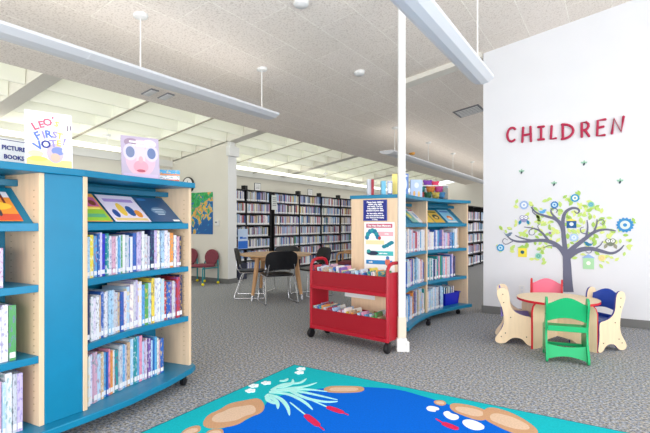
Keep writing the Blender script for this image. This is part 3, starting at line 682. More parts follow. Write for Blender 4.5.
m = MB(); m.box((.46, DC-.02, .5), (.4, .004, .11)); m.build('rear_card', 'paper', ct)
for (x, y) in ((.0, .02), (LC, .02), (0.02, DC-.02), (LC-.02, DC-.02)):
    m = MB(); m.lathe([(.012, -.022), (.045, -.019), (.05, -.01), (.05, .01), (.045, .019), (.012, .022)], (x, y-.01, .05), 20, fn=lambda p: Vector((p.z, p.x, p.y)))
    m.box((x, y, .095), (.035, .05, .02)); m.build('caster', 'black', ct, smooth=True)
CPAL = [(a_, b_, 5 if a_ == 'white' else (3 if c_ > 4 else 2)) for a_, b_, c_ in PAL]
G3 = 'picture books in the red book cart'; r = random.Random(5)
for zb, hh, nm, n_, ang0 in ((.575, .212, 'top', 40, 0), (.142, .22, 'bottom', 40, 0)):
    x = .045
    for k in range(n_):
        th = r.uniform(.016, .030)
        if x+th+.05 > LC: break
        if nm == 'bottom' and .68 < x < .75: x = .75
        lean = r.uniform(.12, .42)
        for rowi, yy in enumerate((.03, .16)):
            if rowi and (k % 2): continue
            h_ = hh*r.uniform(.84, 1.08)+(.03 if (nm == 'top' and rowi and x < .42 and x > .2) else 0); pn = pick(CPAL, r)
            lx = Vector((x+th/2, yy, zb)); T = Matrix.Translation(ct.location) @ Matrix.Rotation(ct.rotation_euler.z, 4, 'Z') @ Matrix.Translation(lx) @ Matrix.Rotation(-lean, 4, 'Y') @ Matrix.Diagonal((th if not rowi else th*1.4, .115, h_, 1))
            b = place_book((0, 0, 0), 0, 1, 1, 1, pn[1], '%s picture book, %s from left, %s row of the cart %s tray' % (pn[0], ordinal(k+1 if not rowi else k//2+1), 'front' if not rowi else 'rear', nm), G3)
            b.matrix_world = T
        x += th*1.03+.006

# ---------------------------------------------------------------- children's table and chairs
kt = empty('play_table', (-.478, 5.27, 0)); tag(kt, 'round children\'s table with maple top and red edge by the white wall', 'table')
m = MB(); m.prism([(  .388*math.cos(2*PI*i/64), .388*math.sin(2*PI*i/64)) for i in range(64)], .455, .478, 0, mside=1); m.build('tabletop', ['maple2', 'rededge'], kt)
pp = [(-.39, 0), (-.27, 0), (-.24, .03), (-.15, .075), (0, .09), (.15, .075), (.24, .03), (.27, 0), (.39, 0), (.39, .37), (.375, .42), (.34, .455), (-.34, .455), (-.375, .42), (-.39, .37)]
for a in (math.radians(-22), math.radians(60)):
    c, s_ = math.cos(a), math.sin(a)
    if a > 0:
        for lo, hi in ((-.39, -.012), (.012, .39)):
            q = [(min(max(x, lo), hi), y) for x, y in pp]
            out = []
            for z in q:
                if not out or (abs(out[-1][0]-z[0])+abs(out[-1][1]-z[1])) > 1e-6: out.append(z)
            # inner edge starts at the arch height
            xs = [t for t in out if not (abs(t[0]) < .02 and t[1] < .08)]
            m = MB(); m.prism(xs, -.011, .011, 0, fn=lambda u, v, w_: (u*c-w_*s_, u*s_+w_*c, v), mside=1); m.build('leg_panel', ['maple2', 'rededge'], kt)
    else:
        m = MB(); m.prism(pp, -.011, .011, 0, fn=lambda u, v, w_: (u*c-w_*s_, u*s_+w_*c, v), mside=1); m.build('leg_panel', ['maple2', 'rededge'], kt)
SP = [(65, 78), (85, 84), (98, 105), (102, 140), (105, 175), (118, 203), (145, 222), (180, 232), (210, 236), (216, 255), (214, 320), (222, 370), (224, 392), (205, 397), (188, 388), (172, 366), (150, 356), (120, 357), (100, 370), (85, 386), (65, 395), (40, 395), (24, 384), (26, 362), (45, 335), (62, 310), (72, 275), (70, 230), (60, 185), (42, 145), (32, 115), (38, 88)]
def smooth_poly(P, it=1):
    for _ in range(it):
        Q = []
        for i in range(len(P)):
            a, b = P[i], P[(i+1) % len(P)]; Q += [(a[0]*.75+b[0]*.25, a[1]*.75+b[1]*.25), (a[0]*.25+b[0]*.75, a[1]*.25+b[1]*.75)]
        P = Q
    return P
SPL = smooth_poly([((x-25)*.00184, (397-y)*.00184) for x, y in SP])
def kid_chair(loc, rz, body, edge, side, label):
    """local: +y forward, origin at floor under the rear left foot; x across"""
    e = empty('play_chair', loc, rz); tag(e, label, 'chair', None); WC = .33
    for x in (0, WC):
        m = MB(); m.prism(SPL, x-.009, x+.009, 0, fn=lambda u, v, w_: (w_, u, v), mside=1); sp = m.build('side_panel', [side, edge], e)
        m = MB()
        for (u, v) in ((.075, .515), (.083, .43), (.15, .28), (.1, .115), (.06, .075), (.30, .09)):
            sgn = -1 if x == 0 else 1
            m.lathe([(.006, 0), (.006, .011)], (x, u, v), 8, fn=lambda p: Vector((sgn*p.z, p.x, p.y)))
        m.build('bolts', M['black'], sp)
    xs = [i/12 for i in range(13)]
    top = [(WC*.03+WC*.94*t, .525+.062*(math.sin(PI*t)**1.3)) for t in xs]; bot = [(WC*.03+WC*.94*t, .365+.035*math.sin(PI*t)) for t in xs][::-1]
    m = MB(); m.prism(top+bot, 0, .014, fn=lambda u, v, w_: (u, .035+w_+(.585-v)*.18, v)); m.build('backrest', body, e, bevel=.002)
    m = MB(); m.box((WC/2, .20, .292), (WC-.018, .27, .014)); m.box((WC/2, .062, .305), (WC-.018, .012, .05)); m.build('seat', body, e, bevel=.003)
    top = [(WC*.03+WC*.94*t, .155-.018*math.sin(PI*t)) for t in xs]; bot = [(WC*.03+WC*.94*t, .03+.03*math.sin(PI*t)) for t in xs][::-1]
    m = MB(); m.prism(top+bot, 0, .014, fn=lambda u, v, w_: (u, .085+w_-(.16-v)*.35, v)); m.build('rear_rail', body, e, bevel=.002)
    m = MB(); m.box((WC/2, .28, .115), (WC-.018, .014, .03)); m.build('front_rail', body, e, bevel=.002)
    return e
kid_chair((-.49, 4.51, 0), math.atan2(.2, .98), 'green', 'green', 'green', 'bright green child\'s chair seen from behind in front of the table')
kid_chair((-1.10, 5.30, 0), math.atan2(.2, .98)-PI/2, flat('purplelam', (128, 112, 184)), 'purple', 'maple2', 'maple child\'s chair with purple edges at the left of table')
kid_chair((.115, 5.40, 0), math.atan2(-.77, -.64)-PI/2, 'bluelam', flat('purpleblue', (74, 76, 150)), 'maple2', 'maple child\'s chair with royal blue back at the right of table')
kid_chair((-.505, 6.14, 0), PI+.05, 'pink', 'rededge', 'rededge', 'pink child\'s chair behind the table against the white wall')

# ---------------------------------------------------------------- reading area: round table, black chairs
at_ = empty('round_table', (-4.86, 6.13, 0)); tag(at_, 'round adult reading table with wooden legs in front of black shelves', 'table')
m = MB(); m.lathe([(.575, .705), (.605, .715), (.605, .735), (.60, .74)], n=48); m.build('tabletop', 'tabletop', at_, smooth=True)
for a in (-.06, 1.38, 2.75, -PI/2-.06):
    m = MB(); m.tube([(.44*math.cos(a), .44*math.sin(a), .705), (.50*math.cos(a), .50*math.sin(a), .35), (.555*math.cos(a), .555*math.sin(a), .09)], [.042, .036, .026], 10)
    l_ = m.build('leg', 'beech', at_, smooth=True); m = MB(); m.tube([(.555*math.cos(a), .555*math.sin(a), .09), (.57*math.cos(a), .57*math.sin(a), 0)], [.022, .018], 10); m.build('foot_sleeve', 'chrome', l_, smooth=True)
m = MB(); m.lathe([(.40, .65), (.43, .65), (.43, .705), (.40, .705)], n=32); m.build('apron', 'beech', at_, smooth=True)
def shell(w0, w1, h, curve, th=.012, nx=8, nz=5):
    pass
def black_chair():
    """local: sitter faces +y; origin on the floor below the seat centre"""
    e = empty('stacking_chair'); m = MB(); N, K = 10, 6; vs = []; 
    for side in (0, 1):
        for k in range(K+1):
            v = k/K; z = .54+v*.285; hw = .265*(1-.10*v**3)*(1-.18*(1-v)**4)
            for i in range(N+1):
                u = 2*i/N-1; rc = 1-.16*abs(u)**5*(v**2)
                vs.append((u*hw, -.235-.05*v+.045*u*u+side*-.012, .54+(z-.54)*rc))
    n1_ = (K+1)*(N+1)
    fs = [(a*(N+1)+b, a*(N+1)+b+1, (a+1)*(N+1)+b+1, (a+1)*(N+1)+b) for a in range(K) for b in range(N)]
    fs2 = [tuple(n1_+q for q in f[::-1]) for f in fs]; rim = list(range(N+1))+[(a+1)*(N+1)+N for a in range(K)]+[K*(N+1)+N-1-i for i in range(N)]+[(K-1-a)*(N+1) for a in range(K-1)]
    fr = [(rim[i], rim[(i+1) % len(rim)], n1_+rim[(i+1) % len(rim)], n1_+rim[i]) for i in range(len(rim))]
    m.add(vs, fs+fs2+fr); m.build('backrest', 'black', e, smooth=True)
    m = MB(); sp = smooth_poly([(-.22, -.22), (.22, -.22), (.235, .1), (.21, .22), (-.21, .22), (-.235, .1)], 2); m.prism(sp, .435, .46); m.build('seat', 'black', e, bevel=.008, smooth=True)
    for s in (-1, 1):
        x = s*.225; m = MB(); r_ = .0085
        m.tube([(s*.20, -.235, .62), (s*.215, -.22, .50), (x, -.17, .43), (x, .17, .43), (s*.235, .2, .40), (s*.26, .235, .03), (s*.26, .22, .0095), (s*.26, -.25, .0095), (s*.26, -.27, .03), (s*.235, -.14, .40), (s*.225, -.1, .425)], r_, 7)
        m.build('side_frame', 'chrome', e, smooth=True)
    m = MB(); m.tube([(-.225, .12, .425), (.225, .12, .425)], .008, 6); m.tube([(-.225, -.12, .425), (.225, -.12, .425)], .008, 6); m.build('cross_bar', 'chrome', e)
    return e
BC = black_chair(); GB = 'black stacking chairs around the round reading table'
for k, (x, y, fx, fy, lb) in enumerate(((-4.50, 5.72, -.81, .58, 'black stacking chair nearest camera with its back to us'), (-5.10, 6.62, .25, -.96, 'black stacking chair on the far side of round reading table'),
                                       (-5.22, 5.92, .80, .60, 'black stacking chair at the left of the round reading table'), (-4.47, 6.67, -.5, -.86, 'black stacking chair at right of round table, left of the cart'))):
    o = BC if k == 0 else copy_tree(BC); o.location = (x, y, 0); o.rotation_euler = (0, 0, math.atan2(fy, fx)-PI/2); tag(o, lb, 'chair', GB)
# wooden armchair further back
ac = empty('armchair', (-4.62, 8.35, 0), math.atan2(-.3, -.95)-PI/2); tag(ac, 'wooden armchair with dark back beyond the red cart', 'chair')
for s in (-1, 1):
    m = MB(); m.tube([(s*.27, -.24, 0), (s*.27, -.24, .64)], .02, 8); m.build('leg', 'beech', ac, smooth=True)
    m = MB(); m.tube([(s*.27, .24, 0), (s*.27, .24, .58), (s*.27, .2, .645), (s*.27, .1, .66), (s*.27, -.26, .64)], .021, 8); m.build('arm', 'beech', ac, smooth=True)
m = MB(); m.box((0, 0, .43), (.5, .48, .06)); m.build('seat', 'maroon', ac, bevel=.02)
m = MB(); m.box((0, -.24, .66), (.5, .05, .36)); m.build('backrest', 'shelfblack', ac, bevel=.02)
# maroon chairs against the partition wall
def maroon_chair():
    e = empty('side_chair')
    m = MB(); sp = smooth_poly([(-.21, -.2), (.21, -.2), (.22, .15), (.15, .22), (-.15, .22), (-.22, .15)], 2); m.prism(sp, .36, .41); m.build('seat', 'maroon', e, bevel=.015, smooth=True)
    m = MB(); m.prism([(.19*math.cos(2*PI*i/28), .16*math.sin(2*PI*i/28)-(0.02 if math.sin(2*PI*i/28) < -.6 else 0)) for i in range(28)], 0, .04, fn=lambda u, v, w_: (u, -.2-w_-v*.12, .55+v)); m.build('backrest', 'maroon', e, bevel=.012, smooth=True)
    for s in (-1, 1):
        for pts in ([(s*.2, .21, .05), (s*.2, .21, .34), (s*.19, .18, .37)], [(s*.2, -.21, .05), (s*.2, -.21, .40), (s*.16, -.23, .52)]):
            m = MB(); m.tube(pts, .014, 8); l_ = m.build('leg', 'tealtube', e, smooth=True)
            m = MB(); m.lathe([(.03*math.cos(a), .03*math.sin(a)) for a in [(-.48+.96*i/8)*PI for i in range(9)]], (pts[0][0], pts[0][1], .03), 14); m.build('ball_foot', 'yellow', l_, smooth=True)
        m = MB(); m.tube([(s*.2, .21, .34), (s*.2, -.21, .34)], .012, 8); m.build('side_rail', 'tealtube', e, smooth=True)
    return e
MC = maroon_chair(); GM = 'maroon chairs against the partition wall'
for k, (x, lb) in enumerate(((-7.12, 'maroon chair with teal legs, the right one below the map'), (-7.74, 'maroon chair with teal legs, the left one partly behind near bookcase'))):
    o = MC if k == 0 else copy_tree(MC); o.location = (x, 6.6, 0); o.rotation_euler = (0, 0, PI); tag(o, lb, 'chair', GM)
# map, clock, thermostat, box on the partition wall
def map_mat():
    m = bpy.data.materials.new('map_print'); m.use_nodes = True; n = m.node_tree.nodes; L = m.node_tree.links; b = n['Principled BSDF']; b.inputs['Roughness'].default_value = .5
    tc = n.new('ShaderNodeTexCoord'); t = n.new('ShaderNodeTexNoise'); t.inputs['Scale'].default_value = 7.5; t.inputs['Detail'].default_value = 6; t.inputs['Distortion'].default_value = .5
    sp = n.new('ShaderNodeSeparateXYZ'); L.new(tc.outputs['Object'], t.inputs['Vector']); L.new(tc.outputs['Object'], sp.inputs[0])
    a = n.new('ShaderNodeMath'); a.operation = 'MULTIPLY_ADD'; a.inputs[1].default_value = .42; L.new(sp.outputs[2], a.inputs[0]); L.new(t.outputs['Fac'], a.inputs[2])
    a2 = n.new('ShaderNodeMath'); a2.operation = 'MULTIPLY_ADD'; a2.inputs[1].default_value = -.28; L.new(sp.outputs[0], a2.inputs[0]); L.new(a.outputs[0], a2.inputs[2])
    r = n.new('ShaderNodeValToRGB'); r.color_ramp.interpolation = 'CONSTANT'
    cs = [(0, (20, 92, 160)), (.40, (30, 140, 190)), (.46, (226, 186, 80)), (.52, (214, 150, 90)), (.56, (90, 180, 90)), (.60, (30, 110, 170)), (.63, (60, 176, 90)), (.70, (24, 150, 80)), (.8, (90, 196, 120))]
    for k, (q, c) in enumerate(cs):
        e = r.color_ramp.elements[0] if k == 0 else (r.color_ramp.elements[1] if k == 1 else r.color_ramp.elements.new(q)); e.position = q; e.color = (*lin(c), 1)
    L.new(a2.outputs[0], r.inputs[0]); L.new(r.outputs[0], b.inputs['Base Color']); return m
m = MB(); m.box((0, 0, 0), (.68, .006, .90)); o = m.build('wall_map', map_mat(), at=(-7.50, 6.892, 1.47)); tag(o, 'green and blue illustrated map hanging on the partition wall', 'map')
ck = empty('wall_clock', (-7.90, 6.87, 2.10)); tag(ck, 'round black rimmed clock above the map, half behind near bookcase', 'clock')
fy = lambda p: Vector((p.x, -p.z, p.y))
m = MB(); m.lathe([(.17, -.03), (.175, .0), (.17, .02), (.155, .02), (.155, .01)], n=36, fn=fy); m.build('rim', 'black', ck, smooth=True)
m = MB(); m.lathe([(.156, -.02), (.156, .012)], n=36, fn=fy); f_ = m.build('face', 'paper', ck)
m = MB(); m.box((.0, -.016, .04), (.01, .004, .1)); m.build('hour_hand', 'black', ck); m = MB(); m.box((.05, -.019, .0), (.12, .004, .007)); m.build('minute_hand', 'black', ck)
th_ = empty('thermostat', (-7.03, 6.885, 1.26)); tag(th_, 'small white thermostat on the wall right of the map', 'thermostat')
m = MB(); m.box((0, 0, 0), (.12, .03, .11)); m.build('housing', 'white', th_, bevel=.005); m = MB(); m.box((-.01, -.018, .015), (.05, .008, .03)); m.build('display', 'frame', th_)
sb = empty('alarm_box', (-6.66, 6.97, 2.74)); tag(sb, 'white box mounted high on the end of the partition wall', 'box')
m = MB(); m.box((0, 0, 0), (.10, .30, .20)); m.build('housing', 'white', sb, bevel=.012); m = MB(); m.box((.0, -.05, .14), (.07, .14, .10)); m.build('conduit', 'white', sb, bevel=.004)

# ---------------------------------------------------------------- black library shelves at the back
SX = -7.5; ZS = [.06, .35, .64, .93, 1.22, 1.51, 1.80]; bays = []
def black_range(y0, nb, label, bw=.93, top=2.06, zs=ZS, x=SX, depth=.30, fc=1):
    e = empty('library_shelving', (x-depth/2, y0+nb*bw/2, 0)); tag(e, label, 'shelving'); o = e.location
    for k in range(nb+1):
        m = MB(o); m.box((x-depth/2-.01, y0+k*bw, top/2), (depth-.02, .03 if k in (0, nb) else .016, top)); m.build('upright', 'shelfblack', e)
    for k in range(nb):
        for z in zs:
            m = MB(o); m.box((x-depth/2, y0+(k+.5)*bw, z-.012), (depth, bw-.017, .02)); m.build('shelf', 'shelfblack', e)
        bays.append((x, y0+k*bw+.02, y0+(k+1)*bw-.02, zs, depth))
    m = MB(o); m.box((x-depth/2, y0+nb*bw/2, top+.008), (depth, nb*bw+.04, .016)); m.build('canopy_top', 'shelfblack', e)
    m = MB(o); m.box((x-depth-.005, y0+nb*bw/2, top/2), (.01, nb*bw, top)); m.build('back_panel', 'shelfblack', e)
    return e
black_range(7.42, 2, 'black library shelving at left, beside the partition wall end')
black_range(9.42, 5, 'long black library shelving behind the reading table', bw=1.16)
black_range(12.6, 3, 'black library shelving seen between far bookcase and white wall', x=-3.4, top=1.74, zs=[.06, .38, .70, 1.02, 1.34])
M['bookrow'] = None
m = MB(); m.prism([(0, -.5), (0, .5), (-1, .5), (-1, -.5)], 0, 1)
LB0 = m.build('library_book', 'coverlib'); lb_used = False; count = 0
stuff = MB(); smats = [flat('spine_%d_%d_%d' % c, c, .5) for _, c, _ in LPAL]; r = random.Random(99)
rown = ['bottom', 'sixth', 'fifth', 'fourth', 'third', 'second', 'top']
for bi, (x, y0, y1, zs, dep) in enumerate(bays):
    for zi, z in enumerate(zs):
        y = y0+.005; stop = y1-r.choice((.0, .01, .02, .06)); i = 0; hb = r.uniform(.215, .24)
        while True:
            t = r.uniform(.022, .044)
            if y+t > stop: break
            h = min(.262, hb*r.uniform(.92, 1.1)); c = pick(LPAL, r); xf = x-.02-r.uniform(0, .02); i += 1
            if bi < 2 and zi >= 0 and count < 300:
                b = LB0 if not lb_used else LB0.copy()
                if lb_used: C.objects.link(b)
                lb_used = True; b.location = (xf, y+t/2, z+.001); b.scale = (.17, t, h); v = lin(c[1]); b.color = (*v, 1)
                tag(b, '%s library book, %s in %s row, %s bay beside the partition' % (c[0], ordinal(i), rown[zi], ('first', 'second')[bi]), 'book', 'library books on the black shelving beside the partition'); count += 1
            else:
                k = [q[0] for q in LPAL].index(c[0]); stuff.box((xf-.085, y+t/2, z+.001+h*.5), (.17, t-.002, h), k)
                stuff.box((xf-.0, y+t/2, z+.03), (.003, t-.004, .035), 0)
            y += t+.001
so = stuff.build('library_books', smats, kind='stuff'); tag(so, 'rows of library books filling the black shelves further back', 'books')
# bookends, frames and notices on the shelving
for px in (244.5, 298, 319, 338):
    p = on_x(px, 190, SX-.1); m = MB(); m.box((0, 0, .05), (.12, .10, .10)); o = m.build('book_support', 'shelfblack', at=(p.x, p.y, 2.077), bevel=.004)
    tag(o, 'small black block on top of the black shelving, %s' % {244.5: 'nearest the partition wall', 298: 'left of the second framed card', 319: 'right of the second framed card', 338: 'nearest the far bookcase'}[px], 'block')
for px, nm in ((257.5, 'left one, near the partition wall'), (310, 'right one, above the middle of shelving')):
    p = on_x(px, 190, SX-.12); e = empty('framed_card', (p.x, p.y, 2.077)); tag(e, 'small framed white card on black shelving, %s' % nm, 'sign')
    m = MB(); m.box((0, 0, .10), (.015, .24, .20)); m.build('frame', 'frame', e); m = MB(); m.box((.009, 0, .10), (.004, .21, .17)); c_ = m.build('card', 'paper', e)
    m = MB()
    for k in range(4): m.box((.0115, 0, .06+.03*k), (.001, .15, .008))
    m.build('printed_lines', 'frame', c_)
m = MB(); m.box((0, 0, 0), (.02, .20, .38)); o = m.build('end_notice', flat('greyp', (216, 220, 218)), at=(SX+.022, 9.36, 1.80)); tag(o, 'pale notice hanging on the post between the two black shelvings', 'notice')
m = MB()
for k in range(5): m.box((.0115, 0, .12-.05*k), (.002, .15-.03*(k % 2), .018))
m.build('printed_lines', 'frame', o)
pst = empty('poster', (SX+.02, 8.17, .64)); tag(pst, 'blue and white poster on the black shelving beside the partition wall', 'poster')
m = MB(); m.box((0, 0, .24), (.012, .34, .48)); c_ = m.build('card', flat('posterblue', (196, 216, 244)), pst); m = MB(); m.box((.007, 0, .10), (.003, .33, .18)); m.box((.007, -.06, .27), (.003, .1, .05)); m.box((.007, .06, .26), (.003, .12, .03)); m.build('printed_shapes', flat('posterdeep', (30, 110, 214)), c_)
m = MB(); m.prism([(-.16, -.14), (.16, -.14), (.16, .14), (-.16, .14)], 0, .34); m.box((0, 0, .35), (.34, .30, .02)); o = m.build('storage_box', flat('navybox', (38, 42, 66)), at=(-7.14, 7.62, 0), bevel=.01); tag(o, 'dark navy box on the floor beside the partition wall end', 'box')

# ---------------------------------------------------------------- CHILDREN letters
def letter(ch, strokes, px0, px1, pyt, pyb, rot=0):
    A = on_y(px0, (pyt+pyb)/2, 6.57); B = on_y(px1, (pyt+pyb)/2, 6.57); dist = A.x
    zt = on_y((px0+px1)/2, pyt, 6.57).z; zb = on_y((px0+px1)/2, pyb, 6.57).z; W_, H_ = B.x-A.x-.03, zt-zb-.03
    e = empty('x') ; bpy.data.objects.remove(e)
    m = MB()
    for st in strokes:
        pts = [Vector(((a-.5)*W_, 0, (b-.5)*H_)) for a, b in st]
        m.tube(pts, .0155, 8)
        for q in (pts[0], pts[-1]): m.lathe([(.0152*math.cos(t), .0152*math.sin(t)) for t in [(-.48+.96*i/6)*PI for i in range(7)]], q, 8)
    o = m.build('wall_letter', 'letter', smooth=True, at=((A.x+B.x)/2, 6.577, (zt+zb)/2)); o.rotation_euler = (0, rot, 0)
    return o
Cc = [(.5+.5*math.cos(a), .5+.5*math.sin(a)) for a in [math.radians(q) for q in range(50, 311, 20)]]
Dd = [(0, 1)]+[(.0+1.0*math.cos(a), .5+.5*math.sin(a)) for a in [math.radians(q) for q in range(80, -81, -16)]]+[(-.08, 0)]
Rr_ = [(0.05, 0), (.05, 1), (.6, 1), (.9, .85), (.92, .68), (.7, .5), (.1, .42)]
L8 = [('C', [Cc], 506, 517.5, 126.5, 142.5, .05), ('H', [[(.1, 1), (0, 0)], [(.9, 1), (.95, 0)], [(.05, .45), (.95, .5)]], 521, 532.5, 126, 142.5, .0),
      ('I', [[(.5, 1), (.5, 0)], [(.0, 1), (1, 1)], [(0, 0), (1, 0)]], 537, 545, 125.5, 140.5, .0), ('L', [[(.15, 1), (.0, 0), (1, .04)]], 549.5, 557, 124.8, 140, 0),
      ('D', [[(.05, .95), (.02, .05)], Dd], 561, 574.5, 122.5, 139.5, -.03), ('R', [Rr_, [(.45, .45), (.98, .0)]], 580, 590.5, 120.8, 137.5, 0),
      ('E', [[(.98, 1), (.12, .97), (0, 0), (.85, 0)], [(.06, .5), (.75, .55)]], 595.5, 607, 118.5, 136.5, -.02), ('N', [[(.0, 0), (.18, .95), (.8, .05), (1, 1.0)]], 610.5, 625, 116, 134, .0)]
od = ['first', 'second', 'third', 'fourth', 'fifth', 'sixth', 'seventh', 'last']
for k, (ch, st, a, b, t_, bt, ro) in enumerate(L8):
    tag(letter(ch, st, a, b, t_, bt, ro), 'crimson letter %s, %s of the word CHILDREN on the white wall' % (ch, od[k]), 'letter', 'CHILDREN letters')
# ---------------------------------------------------------------- tree decal
YW = 6.597
td = empty('tree_decal', (on_y(567, 288, YW).x, YW, on_y(567, 292, YW).z)); tag(td, 'wall decal of a grey tree with swirling branches and pale green leaves', 'wall decal')
DO = td.location
def W2(px, py): p = on_y(px, py, YW); return (p.x, p.z)
RIB = [0]
def ribbon(m, pts, w0, w1, y=YW, th=.002, mi=0):
    RIB[0] += 1; th = .0032+.00002*RIB[0]
    P = [Vector(W2(*p)) for p in pts]
    # smooth
    for _ in range(2):
        Q = [P[0]]
        for i in range(len(P)-1): Q += [P[i]*.75+P[i+1]*.25, P[i]*.25+P[i+1]*.75]
        P = Q+[P[-1]]
    n_ = len(P); Lf = []; Rg = []
    for i, p in enumerate(P):
        t = (P[min(i+1, n_-1)]-P[max(i-1, 0)]); t.normalize(); nn = Vector((-t.y, t.x)); w_ = (w0+(w1-w0)*i/(n_-1))/2
        Lf.append(p+nn*w_); Rg.append(p-nn*w_)
    for i in range(n_-1):
        q = [Lf[i], Lf[i+1], Rg[i+1], Rg[i]]
        m.add([(a.x, y-th, a.y) for a in q]+[(a.x, y, a.y) for a in q], [(0, 1, 2, 3), (4, 7, 6, 5), (0, 4, 5, 1), (2, 6, 7, 3)], mi)
m = MB(DO)
ribbon(m, [(568.5, 292), (567.5, 278), (567, 262), (566, 250)], .12, .075)
ribbon(m, [(566, 256), (564, 240), (563, 228), (557, 219), (545, 216), (536, 213), (531, 207)], .065, .012)
ribbon(m, [(563.5, 232), (562.5, 220), (565, 212), (571, 208), (577, 208), (580, 211), (577, 214), (574, 211)], .05, .008)
ribbon(m, [(562, 224), (556, 218), (551, 213), (551, 209), (555, 208), (558, 210), (556, 213)], .03, .006)
ribbon(m, [(536, 215), (532, 212), (533, 205)], .015, .006)
ribbon(m, [(566, 256), (560, 247), (550, 241), (538, 240), (524, 242), (513, 241), (507, 236)], .07, .012)
ribbon(m, [(545, 241), (528, 240), (518, 237), (515, 235)], .03, .006)
ribbon(m, [(513, 241), (506, 245), (502, 242), (504, 238), (508, 240)], .012, .005)
ribbon(m, [(548, 240), (541, 231), (533, 228), (524, 227)], .035, .008)
ribbon(m, [(541, 232), (537, 226), (540, 224)], .012, .005)
ribbon(m, [(535, 228), (529, 230), (529, 235), (534, 235), (535, 232)], .012, .005)
ribbon(m, [(560, 248), (550, 245), (543, 248)], .02, .006)
ribbon(m, [(567, 254), (574, 247), (586, 238), (595, 231), (606, 229), (616, 231)], .07, .01)
ribbon(m, [(586, 238), (588, 228), (587, 220)], .03, .008); ribbon(m, [(587, 234), (581, 233), (580, 228), (584, 227)], .014, .005)
ribbon(m, [(594, 232), (597, 224), (597, 219)], .028, .008); ribbon(m, [(597, 222), (601, 219), (605, 221), (603, 225), (600, 223)], .012, .005)
ribbon(m, [(568, 257), (578, 250), (590, 248), (601, 251), (612, 254), (620, 250), (624, 245)], .075, .008)
ribbon(m, [(594, 249), (600, 246), (603, 241)], .022, .006); ribbon(m, [(592, 249), (591, 253), (587, 253), (585, 250)], .012, .005)
m.build('branches', 'decal', td)
rl = random.Random(21); m = MB(DO); lm = [flat('leaf_a', (192, 220, 120)), flat('leaf_b', (212, 226, 130)), flat('leaf_c', (164, 200, 92))]
spots = [(519, 205, 6), (527, 203, 4), (549, 199, 5), (512, 225, 7), (505, 231, 5), (500, 248, 4), (513, 248, 5), (523, 234, 6), (536, 220, 6), (546, 225, 6), (538, 207, 5), (557, 205, 6), (569, 200, 6), (578, 196, 6), (566, 196, 4), (583, 205, 6), (593, 203, 5), (598, 211, 5), (588, 213, 6),
         (575, 223, 6), (582, 229, 5), (597, 228, 5), (605, 225, 5), (611, 233, 5), (622, 233, 5), (630, 222, 5), (618, 221, 4), (571, 233, 6), (556, 231, 6), (551, 236, 5), (537, 246, 5), (546, 250, 6), (528, 245, 5), (534, 257, 4), (577, 243, 6), (593, 241, 5), (607, 240, 4), (618, 243, 5), (628, 243, 5), (627, 251, 4),
         (614, 256, 5), (604, 258, 5), (599, 255, 4), (585, 257, 5), (575, 256, 4), (553, 214, 5), (559, 213, 4), (605, 264, 3), (541, 262, 3), (570, 215, 6), (548, 219, 4)]
spots += [(567+48*math.sqrt(q_)*math.cos(a_*2.4), 228+25*math.sqrt(q_)*math.sin(a_*2.4), 3) for a_, q_ in ((i_, (i_+.5)/34) for i_ in range(34))]
def leafp(cx_, cz_, a, l):
    pts = []
    for i in range(9):
        t = i/8; pts.append((l*(t-.5), l*.27*math.sin(PI*t)))
    pts += [(x, -z) for x, z in pts[1:-1]][::-1]
    return [(cx_+x*math.cos(a)-z*math.sin(a), cz_+x*math.sin(a)+z*math.cos(a)) for x, z in pts]
nl = 0
for (px, py, k) in spots:
    for j in range(max(2, round(k*.62))):
        cx_, cz_ = W2(px+rl.uniform(-4.2, 4.2), py+rl.uniform(-3.6, 3.6)); nl += 1
        m.prism(leafp(cx_, cz_, rl.uniform(0, PI), rl.uniform(.05, .085)), YW-.0022-.0001*(nl % 9), YW, rl.randrange(3), fn=lambda u, v, w_: (u, w_, v))
lv = m.build('leaves', lm, td); lv['kind'] = 'stuff'
def disc(m, cx_, cz_, r, y, mi, n=20, star=0):
    m.prism([(cx_+r*(1+(star if i % 2 else 0))*math.cos(2*PI*i/n), cz_+r*(1+(star if i % 2 else 0))*math.sin(2*PI*i/n)) for i in range(n)], y, YW, mi, fn=lambda u, v, w_: (u, w_, v))
for (px, py, r_, c1, c2) in ((524, 205, .062, (150, 180, 224), (232, 236, 246)), (554.5, 204.8, .05, (40, 120, 190), (190, 220, 240)), (575, 198, .056, (40, 150, 200), (236, 240, 220)), (591, 204.5, .04, (130, 200, 170), (90, 160, 200)),
                             (625, 225, .095, (50, 140, 200), (214, 224, 220)), (574, 237.5, .055, (170, 200, 240), (222, 234, 248)), (500.5, 247.8, .055, (30, 150, 206), (190, 226, 240)), (538.5, 256, .045, (150, 210, 190), (100, 170, 150)), (602, 258, .045, (232, 226, 140), (240, 200, 150)), (550, 233, .02, (170, 150, 190), (120, 110, 150))):
    cx_, cz_ = W2(px, py); m = MB(DO); disc(m, cx_, cz_, r_, YW-.004, 0, 28, -.18); disc(m, cx_, cz_, r_*.55, YW-.0047, 1); disc(m, cx_, cz_, r_*.22, YW-.0054, 0)
    m.build('flower', [flat('petal_%d_%d_%d' % c1, c1), flat('petal_%d_%d_%d' % c2, c2)], td)
for (px, py, c, s) in ((542, 211.6, (90, 170, 224), 1), (589, 244, (30, 120, 160), -1), (508, 234.5, (110, 130, 150), 1)):
    cx_, cz_ = W2(px, py); m = MB(DO); m.prism([(cx_+a*s, cz_+b) for a, b in ((-.055, .03), (-.03, .005), (0, .01), (.02, .028), (.045, .03), (.06, .02), (.045, .01), (.035, -.015), (.01, -.028), (-.025, -.02))], YW-.0045, YW, fn=lambda u, v, w_: (u, w_, v)); m.build('bird', flat('bird_%d_%d_%d' % c, c), td)
